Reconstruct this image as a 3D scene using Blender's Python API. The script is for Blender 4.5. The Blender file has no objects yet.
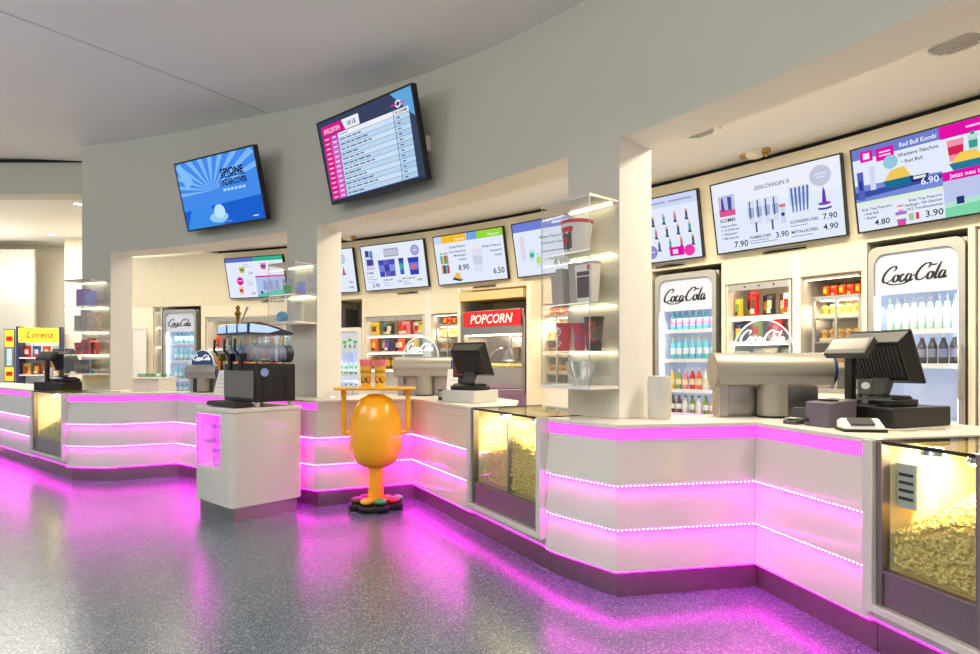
import bpy, math, random
from mathutils import Matrix, Vector
random.seed(7)
PI = math.pi
SC = bpy.context.scene
COL = SC.collection

# ------------------------------------------------------------------ camera
F, HORIZON, EYE = 610.0, 363.0, 1.26          # 980 px wide frame
cam = bpy.data.cameras.new('camera'); cam_o = bpy.data.objects.new('camera', cam); COL.objects.link(cam_o)
cam.sensor_width = 36; cam.lens = F / 980 * 36
cam.shift_y = (HORIZON - 327) / 980
cam_o.location = (0, 0, EYE); cam_o.rotation_euler = (PI / 2, 0, 0)
cam.clip_end = 200; SC.camera = cam_o
vs = SC.view_settings
vs.view_transform = 'Standard'; vs.look = 'None'; vs.gamma = 1; vs.use_curve_mapping = False
vs.exposure = 0.0
SC.cycles.use_denoising = True
SC.cycles.max_bounces = 10; SC.cycles.transparent_max_bounces = 24
SC.cycles.sample_clamp_indirect = 6
SC.cycles.caustics_reflective = False; SC.cycles.caustics_refractive = False

# ------------------------------------------------------------------ materials
def lin(c): return tuple(((x / 255) / 12.92 if x <= 10 else ((x / 255 + .055) / 1.055) ** 2.4) for x in c)
MATS = {}
def mat(name, rgb, rough=.5, metal=0, var=.03, scale=8, emit=None, es=0, coat=0, bump=0):
    if name in MATS: return MATS[name]
    m = bpy.data.materials.new(name); m.use_nodes = True
    nt = m.node_tree; b = nt.nodes['Principled BSDF']
    c = lin(rgb)
    b.inputs['Roughness'].default_value = rough; b.inputs['Metallic'].default_value = metal
    if coat: b.inputs['Coat Weight'].default_value = coat; b.inputs['Coat Roughness'].default_value = .05
    tc = nt.nodes.new('ShaderNodeTexCoord'); n = nt.nodes.new('ShaderNodeTexNoise')
    n.inputs['Scale'].default_value = scale; n.inputs['Detail'].default_value = 3
    nt.links.new(tc.outputs['Object'], n.inputs['Vector'])
    r = nt.nodes.new('ShaderNodeValToRGB')
    r.color_ramp.elements[0].position = .3; r.color_ramp.elements[1].position = .7
    r.color_ramp.elements[0].color = (*[max(0, x * (1 - var)) for x in c], 1)
    r.color_ramp.elements[1].color = (*[min(1, x * (1 + var)) for x in c], 1)
    nt.links.new(n.outputs['Fac'], r.inputs['Fac']); nt.links.new(r.outputs['Color'], b.inputs['Base Color'])
    if bump:
        bp = nt.nodes.new('ShaderNodeBump'); bp.inputs['Strength'].default_value = bump; bp.inputs['Distance'].default_value = .01
        nt.links.new(n.outputs['Fac'], bp.inputs['Height']); nt.links.new(bp.outputs['Normal'], b.inputs['Normal'])
    if emit is not None:
        b.inputs['Emission Color'].default_value = (*lin(emit), 1); b.inputs['Emission Strength'].default_value = es
    MATS[name] = m; return m
def emis(name, rgb, s):
    if name in MATS: return MATS[name]
    m = bpy.data.materials.new(name); m.use_nodes = True; nt = m.node_tree; nt.nodes.clear()
    e = nt.nodes.new('ShaderNodeEmission'); o = nt.nodes.new('ShaderNodeOutputMaterial')
    e.inputs['Color'].default_value = (*lin(rgb), 1); e.inputs['Strength'].default_value = s
    nt.links.new(e.outputs[0], o.inputs[0]); MATS[name] = m; return m
def clear(name, tint=(255, 255, 255), gloss=.06, fres=1.3, rough=.02):
    if name in MATS: return MATS[name]
    m = bpy.data.materials.new(name); m.use_nodes = True; nt = m.node_tree; nt.nodes.clear()
    t = nt.nodes.new('ShaderNodeBsdfTransparent'); g = nt.nodes.new('ShaderNodeBsdfGlossy'); mx = nt.nodes.new('ShaderNodeMixShader')
    lw = nt.nodes.new('ShaderNodeLayerWeight'); lw.inputs['Blend'].default_value = .5
    pw = nt.nodes.new('ShaderNodeMath'); pw.operation = 'POWER'; pw.inputs[1].default_value = 4
    ml = nt.nodes.new('ShaderNodeMath'); ml.operation = 'MULTIPLY'; ml.inputs[1].default_value = .55
    ad = nt.nodes.new('ShaderNodeMath'); ad.operation = 'ADD'; ad.inputs[1].default_value = gloss; ad.use_clamp = True
    o = nt.nodes.new('ShaderNodeOutputMaterial')
    t.inputs['Color'].default_value = (*lin(tint), 1); g.inputs['Roughness'].default_value = rough
    nt.links.new(lw.outputs['Facing'], pw.inputs[0]); nt.links.new(pw.outputs[0], ml.inputs[0]); nt.links.new(ml.outputs[0], ad.inputs[0]); nt.links.new(ad.outputs[0], mx.inputs[0])
    nt.links.new(t.outputs[0], mx.inputs[1]); nt.links.new(g.outputs[0], mx.inputs[2]); nt.links.new(mx.outputs[0], o.inputs[0])
    MATS[name] = m; return m

def floor_mat():
    m = bpy.data.materials.new('speckled_vinyl_floor'); m.use_nodes = True; nt = m.node_tree; b = nt.nodes['Principled BSDF']
    tc = nt.nodes.new('ShaderNodeTexCoord')
    v = nt.nodes.new('ShaderNodeTexVoronoi'); v.inputs['Scale'].default_value = 170
    v2 = nt.nodes.new('ShaderNodeTexNoise'); v2.inputs['Scale'].default_value = 70; v2.inputs['Detail'].default_value = 4
    big = nt.nodes.new('ShaderNodeTexNoise'); big.inputs['Scale'].default_value = 1.2; big.inputs['Detail'].default_value = 3
    for n in (v, v2, big): nt.links.new(tc.outputs['Object'], n.inputs['Vector'])
    r = nt.nodes.new('ShaderNodeValToRGB'); cr = r.color_ramp; cr.interpolation = 'CONSTANT'
    cr.elements[0].position = 0; cr.elements[0].color = (*lin((82, 102, 110)), 1)
    cr.elements[1].position = .38; cr.elements[1].color = (*lin((98, 117, 125)), 1)
    e = cr.elements.new(.62); e.color = (*lin((112, 129, 136)), 1)
    e = cr.elements.new(.86); e.color = (*lin((158, 166, 168)), 1)
    sep = nt.nodes.new('ShaderNodeSeparateColor'); nt.links.new(v.outputs['Color'], sep.inputs[0])
    nt.links.new(sep.outputs[0], r.inputs['Fac'])
    r2 = nt.nodes.new('ShaderNodeValToRGB'); r2.color_ramp.elements[0].position = .35; r2.color_ramp.elements[0].color = (.46, .47, .49, 1)
    r2.color_ramp.elements[1].position = .65; r2.color_ramp.elements[1].color = (.74, .75, .77, 1)
    nt.links.new(v2.outputs['Fac'], r2.inputs['Fac'])
    mx = nt.nodes.new('ShaderNodeMix'); mx.data_type = 'RGBA'; mx.blend_type = 'MULTIPLY'; mx.inputs['Factor'].default_value = 1
    nt.links.new(r.outputs['Color'], mx.inputs['A']); nt.links.new(r2.outputs['Color'], mx.inputs['B'])
    nt.links.new(mx.outputs['Result'], b.inputs['Base Color'])
    rr = nt.nodes.new('ShaderNodeMapRange'); rr.inputs['To Min'].default_value = .18; rr.inputs['To Max'].default_value = .30
    nt.links.new(big.outputs['Fac'], rr.inputs['Value']); nt.links.new(rr.outputs['Result'], b.inputs['Roughness'])
    bp = nt.nodes.new('ShaderNodeBump'); bp.inputs['Strength'].default_value = .05; bp.inputs['Distance'].default_value = .003
    nt.links.new(v2.outputs['Fac'], bp.inputs['Height']); nt.links.new(bp.outputs['Normal'], b.inputs['Normal'])
    b.inputs['Specular IOR Level'].default_value = .6
    return m
M_FLOOR = floor_mat()
M_WALL = mat('warm_grey_paint', (206, 204, 188), .75, var=.012, scale=2)
M_WHITE = mat('white_paint', (236, 232, 226), .6, var=.01)
M_CREAM = mat('cream_paint', (240, 230, 206), .6, var=.012)
M_CEIL = mat('ceiling_paint', (238, 236, 234), .85, var=.012, scale=1.2)
M_PANEL = mat('glossy_white_laminate', (218, 213, 203), .16, var=.008, coat=.4)
M_TOP = mat('white_solid_surface', (228, 222, 208), .3, var=.02, scale=30)
M_STEEL = mat('brushed_steel', (176, 170, 166), .28, 1, var=.06, scale=40)
M_STEELD = mat('dark_brushed_steel', (158, 144, 146), .32, .9, var=.05, scale=40)
M_ALU = mat('satin_aluminium', (186, 184, 178), .38, .75, var=.03)
M_GREY = mat('grey_plastic', (168, 164, 154), .42, var=.03)
M_GREYL = mat('light_grey_plastic', (205, 202, 194), .4, var=.02)
M_BLACK = mat('black_plastic', (11, 11, 12), .42, var=.1)
M_DARK = mat('charcoal_plastic', (56, 55, 57), .4, var=.06)
M_GAP = mat('black_recess', (14, 12, 12), .8, var=.1)
M_KICK = mat('satin_steel_plate', (122, 110, 110), .34, .75, var=.06, scale=20)
M_CHROME = mat('chrome', (210, 210, 212), .12, 1, var=.02)
M_GLASS = clear('clear_glass')
M_GLASSG = clear('green_edge_glass', (249, 253, 251), .05)
M_ACRYL = clear('clear_plastic', (232, 240, 244), .1, 1.35)
M_MAG = emis('magenta_led', (255, 26, 238), 24.0)
M_MAGCHIP = emis('magenta_led_chip', (255, 190, 250), 8.0)
M_MAGFLOOR = emis('magenta_floor_led', (255, 24, 236), 15.0)
M_BAND = mat('pink_lit_diffuser', (225, 120, 215), .4, emit=(255, 62, 244), es=1.0)
M_LEDW = emis('white_led', (238, 244, 255), 5)
M_LEDWARM = emis('warm_led', (255, 240, 205), 7)
M_FRIDGEIN = mat('glowing_fridge_liner', (226, 234, 250), .5, emit=(200, 216, 255), es=.12)  # liner given a faint glow that imitates the fridge lighting
M_GOLD = mat('gold_metal', (196, 150, 60), .25, .9)
M_RED = mat('cola_red', (200, 22, 36), .35)
M_YEL = mat('signal_yellow', (250, 178, 22), .25, var=.03, coat=.4)
M_POP = mat('popcorn_cream', (250, 214, 132), .7, var=.22, scale=60)
M_WARMIN = mat('warmer_liner', (240, 224, 176), .4, var=.03)

# ------------------------------------------------------------------ mesh builder
_font = {}
def text_geo(s, bold=0, shear=0):
    k = (s, bold, shear)
    if k in _font: return _font[k]
    c = bpy.data.curves.new('t', 'FONT'); c.body = s; c.size = 1; c.offset = bold; c.shear = shear; c.resolution_u = 2
    o = bpy.data.objects.new('t', c); COL.objects.link(o)
    dg = bpy.context.evaluated_depsgraph_get(); dg.update()
    me = o.evaluated_get(dg).to_mesh()
    g = ([tuple(v.co) for v in me.vertices], [tuple(p.vertices) for p in me.polygons])
    o.evaluated_get(dg).to_mesh_clear()
    bpy.data.objects.remove(o); bpy.data.curves.remove(c)
    _font[k] = g; return g

class MB:
    def __init__(s): s.v = []; s.f = []; s.mi = []; s.m = 0; s.T = None
    def add(s, vs, fs):
        b = len(s.v)
        if s.T is not None: vs = [tuple(s.T @ Vector(v)) for v in vs]
        s.v += [tuple(v) for v in vs]; s.f += [tuple(b + i for i in f) for f in fs]; s.mi += [s.m] * len(fs); return s
    def box(s, x0, x1, y0, y1, z0, z1):
        if x0 > x1: x0, x1 = x1, x0
        if y0 > y1: y0, y1 = y1, y0
        return s.add([(x0, y0, z0), (x1, y0, z0), (x1, y1, z0), (x0, y1, z0), (x0, y0, z1), (x1, y0, z1), (x1, y1, z1), (x0, y1, z1)],
                     [(0, 3, 2, 1), (4, 5, 6, 7), (0, 1, 5, 4), (1, 2, 6, 5), (2, 3, 7, 6), (3, 0, 4, 7)])
    def hexa(s, lo, hi):      # two quads
        return s.add(lo + hi, [(3, 2, 1, 0), (4, 5, 6, 7), (0, 1, 5, 4), (1, 2, 6, 5), (2, 3, 7, 6), (3, 0, 4, 7)])
    def prism(s, pts, z0, z1):
        n = len(pts)
        return s.add([(x, y, z0) for x, y in pts] + [(x, y, z1) for x, y in pts],
                     [tuple(range(n - 1, -1, -1)), tuple(range(n, 2 * n))] + [(i, (i + 1) % n, n + (i + 1) % n, n + i) for i in range(n)])
    def prism_y(s, pts, y0, y1):    # outline in xz, extruded in y
        n = len(pts)
        return s.add([(x, y0, z) for x, z in pts] + [(x, y1, z) for x, z in pts],
                     [tuple(range(n)), tuple(range(2 * n - 1, n - 1, -1))] + [(i, n + i, n + (i + 1) % n, (i + 1) % n) for i in range(n)])
    def prism_x(s, pts, x0, x1):    # outline in yz, extruded in x
        n = len(pts)
        return s.add([(x0, y, z) for y, z in pts] + [(x1, y, z) for y, z in pts],
                     [tuple(range(n - 1, -1, -1)), tuple(range(n, 2 * n))] + [(i, (i + 1) % n, n + (i + 1) % n, n + i) for i in range(n)])
    def cyl(s, p0, p1, r0, r1=None, n=20):
        r1 = r0 if r1 is None else r1
        p0 = Vector(p0); p1 = Vector(p1); d = (p1 - p0).normalized()
        a = d.orthogonal().normalized(); b = d.cross(a)
        vs = []
        for p, r in ((p0, r0), (p1, r1)):
            for i in range(n):
                t = 2 * PI * i / n; vs.append(tuple(p + a * (r * math.cos(t)) + b * (r * math.sin(t))))
        return s.add(vs, [tuple(range(n - 1, -1, -1)), tuple(range(n, 2 * n))] + [(i, (i + 1) % n, n + (i + 1) % n, n + i) for i in range(n)])
    def lathe(s, prof, n=20, c=(0, 0, 0), mats=None, sx=1, sy=1):
        vs = []
        for r, z in prof:
            for i in range(n):
                t = 2 * PI * i / n; vs.append((c[0] + sx * r * math.cos(t), c[1] + sy * r * math.sin(t), c[2] + z))
        k = len(prof); keep = s.m
        for j in range(k - 1):
            if mats: s.m = mats[j]
            fs = [(j * n + i, j * n + (i + 1) % n, (j + 1) * n + (i + 1) % n, (j + 1) * n + i) for i in range(n)]
            b = len(s.v)
            if j == 0: s.add(vs, fs); base = b
            else:
                s.f += [tuple(base + q for q in f) for f in fs]; s.mi += [s.m] * n
        s.f.append(tuple(base + i for i in range(n - 1, -1, -1))); s.mi.append(mats[0] if mats else s.m)
        s.f.append(tuple(base + (k - 1) * n + i for i in range(n))); s.mi.append(mats[-1] if mats else s.m)
        s.m = keep; return s
    def tube(s, pts, r, n=8):
        pts = [Vector(p) for p in pts]; vs = []; N = len(pts); a = None
        for i, p in enumerate(pts):
            d = (pts[min(i + 1, N - 1)] - pts[max(i - 1, 0)]).normalized()
            if a is None: a = d.orthogonal().normalized()
            else: a = (a - d * a.dot(d)).normalized()
            b = d.cross(a); rr = r[i] if isinstance(r, (list, tuple)) else r
            for k in range(n):
                t = 2 * PI * k / n; vs.append(tuple(p + a * (rr * math.cos(t)) + b * (rr * math.sin(t))))
        fs = [(i * n + k, i * n + (k + 1) % n, (i + 1) * n + (k + 1) % n, (i + 1) * n + k) for i in range(N - 1) for k in range(n)]
        return s.add(vs, fs + [tuple(range(n - 1, -1, -1)), tuple(range((N - 1) * n, N * n))])
    def ball(s, c, r, n=16, m=10):
        rx, ry, rz = r if isinstance(r, (tuple, list)) else (r, r, r)
        vs = [(c[0], c[1], c[2] - rz)]
        for j in range(1, m):
            p = PI * j / m
            for i in range(n):
                t = 2 * PI * i / n
                vs.append((c[0] + rx * math.sin(p) * math.cos(t), c[1] + ry * math.sin(p) * math.sin(t), c[2] - rz * math.cos(p)))
        vs.append((c[0], c[1], c[2] + rz)); L = len(vs) - 1
        fs = [(0, 1 + (i + 1) % n, 1 + i) for i in range(n)]
        for j in range(m - 2):
            fs += [(1 + j * n + i, 1 + j * n + (i + 1) % n, 1 + (j + 1) * n + (i + 1) % n, 1 + (j + 1) * n + i) for i in range(n)]
        fs += [(L, 1 + (m - 2) * n + i, 1 + (m - 2) * n + (i + 1) % n) for i in range(n)]
        return s.add(vs, fs)
    def ring(s, x0, x1, z0, z1, ix0, ix1, iz0, iz1, r, y0, y1, ro=.012):   # plate with a rounded opening
        def rr(a0, a1, b0, b1, q, k=5):
            o = []
            for cx, cz, t0 in ((a1 - q, b0 + q, -90), (a1 - q, b1 - q, 0), (a0 + q, b1 - q, 90), (a0 + q, b0 + q, 180)):
                for i in range(k + 1):
                    t = math.radians(t0 + 90 * i / k); o.append((cx + q * math.cos(t), cz + q * math.sin(t)))
            return o
        A = rr(x0, x1, z0, z1, ro); B = rr(ix0, ix1, iz0, iz1, r); n = len(A)
        vs = [(x, y0, z) for x, z in A] + [(x, y0, z) for x, z in B] + [(x, y1, z) for x, z in A] + [(x, y1, z) for x, z in B]
        fs = []
        for i in range(n):
            j = (i + 1) % n
            fs += [(i, j, n + j, n + i), (2 * n + j, 2 * n + i, 3 * n + i, 3 * n + j), (i, 2 * n + i, 2 * n + j, j), (n + j, 3 * n + j, 3 * n + i, n + i)]
        return s.add(vs, fs)
    def rbox(s, x0, x1, y0, y1, z0, z1, r, k=4):    # vertical rounded corners
        o = []
        for cx, cy, t0 in ((x1 - r, y0 + r, -90), (x1 - r, y1 - r, 0), (x0 + r, y1 - r, 90), (x0 + r, y0 + r, 180)):
            for i in range(k + 1):
                t = math.radians(t0 + 90 * i / k); o.append((cx + r * math.cos(t), cy + r * math.sin(t)))
        return s.prism(o, z0, z1)
    def rect(s, x0, x1, z0, z1, y):                 # flat print facing -y
        return s.add([(x0, y, z0), (x1, y, z0), (x1, y, z1), (x0, y, z1)], [(0, 1, 2, 3)])
    def disc(s, x, z, rx, rz, y, n=24):
        return s.add([(x + rx * math.cos(2 * PI * i / n), y, z + rz * math.sin(2 * PI * i / n)) for i in range(n)], [tuple(range(n))])
    def poly(s, pts, y): return s.add([(x, y, z) for x, z in pts], [tuple(range(len(pts)))])
    def text(s, st, x, z, size, y, align='l', bold=0, shear=0, sx=1):
        vs, fs = text_geo(st, bold, shear)
        if not vs: return s
        w = (max(v[0] for v in vs)) * size * sx
        dx = {'l': 0, 'c': -w / 2, 'r': -w}[align]
        return s.add([(x + dx + v[0] * size * sx, y, z + v[1] * size) for v in vs], fs)
    def build(s, name, mats, parent=None, bevel=0, smooth=True, loc=None, rot=None, data=None):
        me = data
        if me is None:
            me = bpy.data.meshes.new(name); me.from_pydata(s.v, [], s.f)
            for m in (mats if isinstance(mats, (list, tuple)) else [mats]): me.materials.append(m)
            me.polygons.foreach_set('material_index', s.mi)
            if smooth:
                me.polygons.foreach_set('use_smooth', [True] * len(s.f)); me.set_sharp_from_angle(angle=math.radians(38))
            me.update()
        o = bpy.data.objects.new(name, me); COL.objects.link(o)
        if parent is not None: o.parent = parent
        if loc is not None: o.location = loc
        if rot is not None: o.rotation_euler = rot if isinstance(rot, (tuple, list)) else (0, 0, rot)
        if bevel:
            b = o.modifiers.new('bevel', 'BEVEL'); b.width = bevel; b.segments = 2; b.limit_method = 'ANGLE'; b.angle_limit = math.radians(40)
        return o

def tag(o, label, cat, group=None, kind=None):
    o['label'] = label; o['category'] = cat
    if group: o['group'] = group
    if kind: o['kind'] = kind
    return o
def thing(name, label, cat, loc=(0, 0, 0), rz=0, group=None):
    o = bpy.data.objects.new(name, None); COL.objects.link(o); o.empty_display_size = .1
    o.location = loc; o.rotation_euler = (0, 0, rz); return tag(o, label, cat, group)
def struct(o): o['kind'] = 'structure'; return o
ORD = 'first second third fourth fifth sixth seventh eighth ninth tenth eleventh twelfth'.split()

# ------------------------------------------------------------------ plan: the wall bows on one circle
CX, CY, CR = -8.027, -3.391, 11.198
def arc(th, off): return (CX + (CR + off) * math.cos(th), CY + (CR + off) * math.sin(th))
def th_of(px, off):                      # bearing of a sight line that meets the circle CR+off
    dx = (px - 490) / F; a = dx * dx + 1; b = -2 * (dx * CX + CY); c = CX * CX + CY * CY - (CR + off) ** 2
    t = (-b + math.sqrt(b * b - 4 * a * c)) / (2 * a)
    return math.atan2(t - CY, t * dx - CX)
def on_arc(px, off, z=0):
    th = th_of(px, off); p = arc(th, off)
    return (p[0], p[1], z), th - PI / 2
def arc_sweep(mb, th0, th1, sec, n=40, caps=True):
    k = len(sec); vs = []
    for i in range(n + 1):
        th = th0 + (th1 - th0) * i / n
        for off, z in sec: vs.append((*arc(th, off), z))
    fs = [(i * k + j, i * k + (j + 1) % k, (i + 1) * k + (j + 1) % k, (i + 1) * k + j) for i in range(n) for j in range(k)]
    if caps: fs += [tuple(range(k - 1, -1, -1)), tuple(range(n * k, n * k + k))]
    return mb.add(vs, fs)
T_END = math.radians(12)
T_L = th_of(82, 0)

# ------------------------------------------------------------------ shell
ZC = [(-12, 3.96), (-8, 3.96), (-6.2, 3.94), (-4.9, 3.88), (-3.6, 3.86), (-2.45, 3.82), (-1.5, 3.72), (-.37, 3.57), (.6, 3.49), (1.6, 3.46), (8, 3.46)]
def zceil(x):
    x = max(-11.99, min(7.99, x))
    for (a, za), (b, zb) in zip(ZC, ZC[1:]):
        if a <= x <= b:
            t = (x - a) / (b - a); return za + (zb - za) * t
    return 3.46
def zc_s(x): return sum(zceil(x + d) for d in (-.5, -.25, 0, .25, .5)) / 5
struct(MB().box(-12, 7, -6, 15, -.1, 0).build('floor', M_FLOOR))
mb = MB(); nx, ny = 60, 8; vs_ = []
for i in range(nx + 1):
    x = -12 + 19 * i / nx
    for j in range(ny + 1): vs_.append((x, -6 + 21 * j / ny, zc_s(x)))
mb.add(vs_, [(i * (ny + 1) + j, i * (ny + 1) + j + 1, (i + 1) * (ny + 1) + j + 1, (i + 1) * (ny + 1) + j) for i in range(nx) for j in range(ny)])
mb.add([(-12, -6, 4.3), (7, -6, 4.3), (7, 15, 4.3), (-12, 15, 4.3)], [(0, 1, 2, 3)])
struct(mb.build('ceiling', M_CEIL))
# bowed front wall: header with three piers standing on the counters
ZH, TH_ = 2.57, .30
mb = MB()
def wall_piece(t0, t1, z0, n):
    vs2 = []
    for i in range(n + 1):
        th = t0 + (t1 - t0) * i / n
        a = arc(th, 0); b = arc(th, TH_)
        vs2 += [(*a, z0), (*b, z0), (*b, zc_s(b[0]) + .05), (*a, zc_s(a[0]) + .05)]
    for i in range(n):
        q = i * 4; r = q + 4
        mb.m = 1; mb.add([vs2[q], vs2[q + 1], vs2[r + 1], vs2[r]], [(0, 1, 2, 3)])
        mb.add([vs2[q + 1], vs2[q + 2], vs2[r + 2], vs2[r + 1]], [(0, 1, 2, 3)])
        mb.m = 0; mb.add([vs2[q], vs2[r], vs2[r + 3], vs2[q + 3]], [(0, 1, 2, 3)])
    mb.m = 1; mb.add(vs2[:4], [(0, 1, 2, 3)]); mb.add(vs2[-4:], [(3, 2, 1, 0)])
PIERS = [(82, 110.5), (287, 317), (568, 619.5)]
cuts = [T_L]
for a, b in PIERS: cuts += [th_of(a, 0), th_of(b, 0)]
cuts = cuts[1:] + [T_END]
for k in range(len(cuts) - 1):
    pier = k % 2 == 0
    wall_piece(cuts[k], cuts[k + 1], .934 if pier else ZH, 4 if pier else 16)
struct(mb.build('wall_front', [M_WALL, M_WHITE]))
# service zone behind: ceiling, niche back wall and leaning bulkhead
T_L2 = math.radians(84)
ZS = 2.97
mb = MB(); arc_sweep(mb, T_L, T_END, [(TH_, ZS), (2.35, ZS), (2.35, ZS + .04), (TH_, ZS + .04)], 50); struct(mb.build('ceiling_service', M_WHITE))
mb = MB(); arc_sweep(mb, math.radians(88), T_END, [(3.0, 0), (3.0, 3.6), (3.08, 3.6), (3.08, 0)], 60); struct(mb.build('wall_back', M_CREAM))
T_B = th_of(132, 2.25)
mb = MB()
arc_sweep(mb, T_B, T_END, [(2.25, 2.16), (3.0, 2.16), (3.0, 2.935), (2.10, 2.935)], 50)
struct(mb.build('wall_bulkhead', M_CREAM))
mb = MB(); arc_sweep(mb, th_of(218, 2.1), T_END, [(2.115, 2.936), (2.34, 2.936), (2.34, 2.969), (2.115, 2.969)], 40); struct(mb.build('gap_shade_strip', M_GAP))  # black strip standing in for the shade inside the gap
mb = MB(); arc_sweep(mb, math.radians(88), T_END, [(.75, .0), (2.99, .0), (2.99, .004), (.75, .004)], 40); struct(mb.build('service_bounce_floor', mat('cream_bounce_floor', (226, 220, 206), .5, var=.03)))  # pale hidden floor added to bounce light up to the service ceiling
# far left: header over the entrance to the next room, its ceiling and back wall
struct(MB().box(-12, -5.2, 8.02, 8.3, 3.48, 4.06).build('wall_left', M_WALL))
struct(MB().box(-12, -4.6, 8.3, 14, 3.48, 3.55).build('ceiling_left', M_WHITE))
struct(MB().box(-12, -5.25, 7.98, 8.02, 3.895, 3.925).build('left_gap_shade_strip', M_GAP))  # black strip on the header imitating the shaded gap below the ceiling
mb = MB()
for i in range(12): mb.box(-10.0 + i * .15, -9.858 + i * .15, 10.946, 10.95, 0, 3.3)
mb.box(-10.02, -8.18, 10.95, 11.0, 0, 3.3)
struct(mb.build('wall_slatted', mat('grey_slats', (206, 202, 190), .6)))
struct(MB().box(-12, -4.6, 11.6, 11.7, 0, 3.5).build('wall_far', M_CREAM))
# ceiling joint and wall joint, drawn as a thin grey line
mb = MB(); mb.tube([(-4.5 + 0.05 * i, 3.4 + .0 * i + .062 * i, zc_s(-4.5 + .05 * i) - .0005) for i in range(47)], .006, 6); struct(mb.build('trim_joint', mat('joint_grey', (190, 186, 184), .9)))

# ------------------------------------------------------------------ counters
P = [(-9.3, 10.25), (-4.49, 6.57), (-4.09, 6.51), (-3.48, 6.83), (-1.51, 5.36), (-.70, 5.695), (.419, 3.60), (.684, 3.284), (1.504, 3.439), (2.15, .755)]
P[0] = (-8.45, 9.77)
P = [Vector(p) for p in P]
def seg_t(i): return (P[i + 1] - P[i]).normalized()
def seg_n(i): t = seg_t(i); return Vector((t.y, -t.x))
def node(i):
    if i == 0: return P[0], seg_n(0)
    if i == len(P) - 1: return P[i], seg_n(i - 1)
    a, b = seg_n(i - 1), seg_n(i); m = (a + b).normalized(); return P[i], m / m.dot(a)
def cut(i, s): return P[i] + seg_t(i) * s, seg_n(i)
def s_at(i, px, off=0):                  # arc length along counter run i where a sight line meets its front
    p = P[i] + seg_n(i) * off; t = seg_t(i); k = (px - 490) / F
    return (k * p.y - p.x) / (t.x - k * t.y)
def sweep(mb, nodes, sec):
    k = len(sec); vs = []
    for p, m in nodes:
        for o, z in sec: q = p + m * o; vs.append((q.x, q.y, z))
    n = len(nodes)
    fs = [(i * k + j, (i + 1) * k + j, (i + 1) * k + (j + 1) % k, i * k + (j + 1) % k) for i in range(n - 1) for j in range(k)]
    return mb.add(vs, fs + [tuple(range(k)), tuple(range(n * k - 1, (n - 1) * k - 1, -1))])
def local(i, s, o, z=0):                 # point on counter run i, o inward from the front
    q = P[i] + seg_t(i) * s - seg_n(i) * o; return (q.x, q.y, z)
def rz_of(i): t = seg_t(i); return math.atan2(t.y, t.x)
def inset(n, g=.0012):
    n = list(n); a = (n[1][0] - n[0][0]).normalized(); b = (n[-2][0] - n[-1][0]).normalized()
    n[0] = (n[0][0] + a * g, n[0][1]); n[-1] = (n[-1][0] + b * g, n[-1][1]); return n
ZP = [(.147, .373), (.373, .607), (.607, .858)]
def counter(label, nodes, lit=True, body=None):
    """one lapped and lit stretch of counter front; origin left at the world origin's floor under its first corner"""
    nodes = inset(nodes); body = inset(body) if body else None
    o0 = nodes[0][0]; root = thing('bar_counter', label, 'counter', (o0.x, o0.y, 0), 0, 'lit white snack counter')
    L = [(p - o0, m) for p, m in nodes]
    mb = MB(); sweep(mb, L, [(-.03, .0), (0, .0), (0, .15), (-.03, .15)]); mb.build('kick_plate', M_KICK, root)
    pl = [(p - o0, m) for p, m in (body or nodes)]
    for z0, z1 in ZP:
        mb = MB(); sweep(mb, pl, [(.012, z0), (.05, z0 + .002), (.022, z1 - .012), (-.02, z1 - .012), (-.02, z0)]); mb.build('panel', M_PANEL, root)
        mb = MB(); sweep(mb, pl, [(.016, z0 - .006), (.046, z0 - .006), (.046, z0 + .001), (.016, z0 + .001)] if z0 > .2 else [(.004, z0 - .005), (.042, z0 - .005), (.042, z0 - .001), (.004, z0 - .001)])
        mb.m = 1
        for (a, ma), (b, mb_) in (zip(pl, pl[1:]) if z0 > .2 else ()):
            d = (b - a); ln = d.length; n = int(ln / .024)
            for j in range(n):
                t = (j + .5) / n; q = a + d * t + ma.lerp(mb_, t) * .046; u = d.normalized(); w = Vector((u.y, -u.x))
                p4 = [q - u * .0042, q + u * .0042, q + u * .0042 + w * .003, q - u * .0042 + w * .003]
                mb.hexa([(v.x, v.y, z0 - .0058) for v in p4], [(v.x, v.y, z0 - .0005) for v in p4])
        mb.build('led_strip', [M_MAG if z0 > .2 else M_MAGFLOOR, M_MAGCHIP], root, smooth=False)
    mb = MB(); sweep(mb, pl, [(-.02, .846), (.026, .846), (.026, .908), (-.02, .908)]); mb.build('light_band' if lit else 'plain_band', M_BAND if lit else M_PANEL, root)
    return root
# warmers cut into runs 0, 5 and 8
wa = (s_at(5, 470, .05), s_at(5, 545, .05)); wd = (s_at(8, 868, .05), s_at(8, 1003, .05)); wl = (s_at(0, 33, .05), s_at(0, 66, .05))
wa = (wa[0], min(wa[1], (P[6] - P[5]).length - .01))
wl = (wl[0], min(wl[1], (P[1] - P[0]).length - .02))
counter('white lit counter run at the far end, before its small popcorn warmer', [node(0), cut(0, wl[0])])
counter('white lit counter bend under the far pillar with stepped pink light lines', [cut(0, wl[1]), node(1), node(2), node(3)])
counter('white lit counter run half hidden behind the slush machine cabinet', [node(3), node(4)])
counter('short white lit counter run behind the yellow tray stand', [node(4), node(5)], False)
counter('white lit counter run between yellow tray stand and two-bin popcorn warmer', [node(5), cut(5, wa[0])], False)
counter('white lit counter bend below the tall pillar vitrine, jutting into the room', [cut(5, wa[1]), node(6), node(7), node(8)])
counter('white lit counter run before the big nearest popcorn warmer', [node(8), cut(8, wd[0])])
counter('white lit counter stub past the big nearest popcorn warmer', [cut(8, wd[1]), node(9)])
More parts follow.
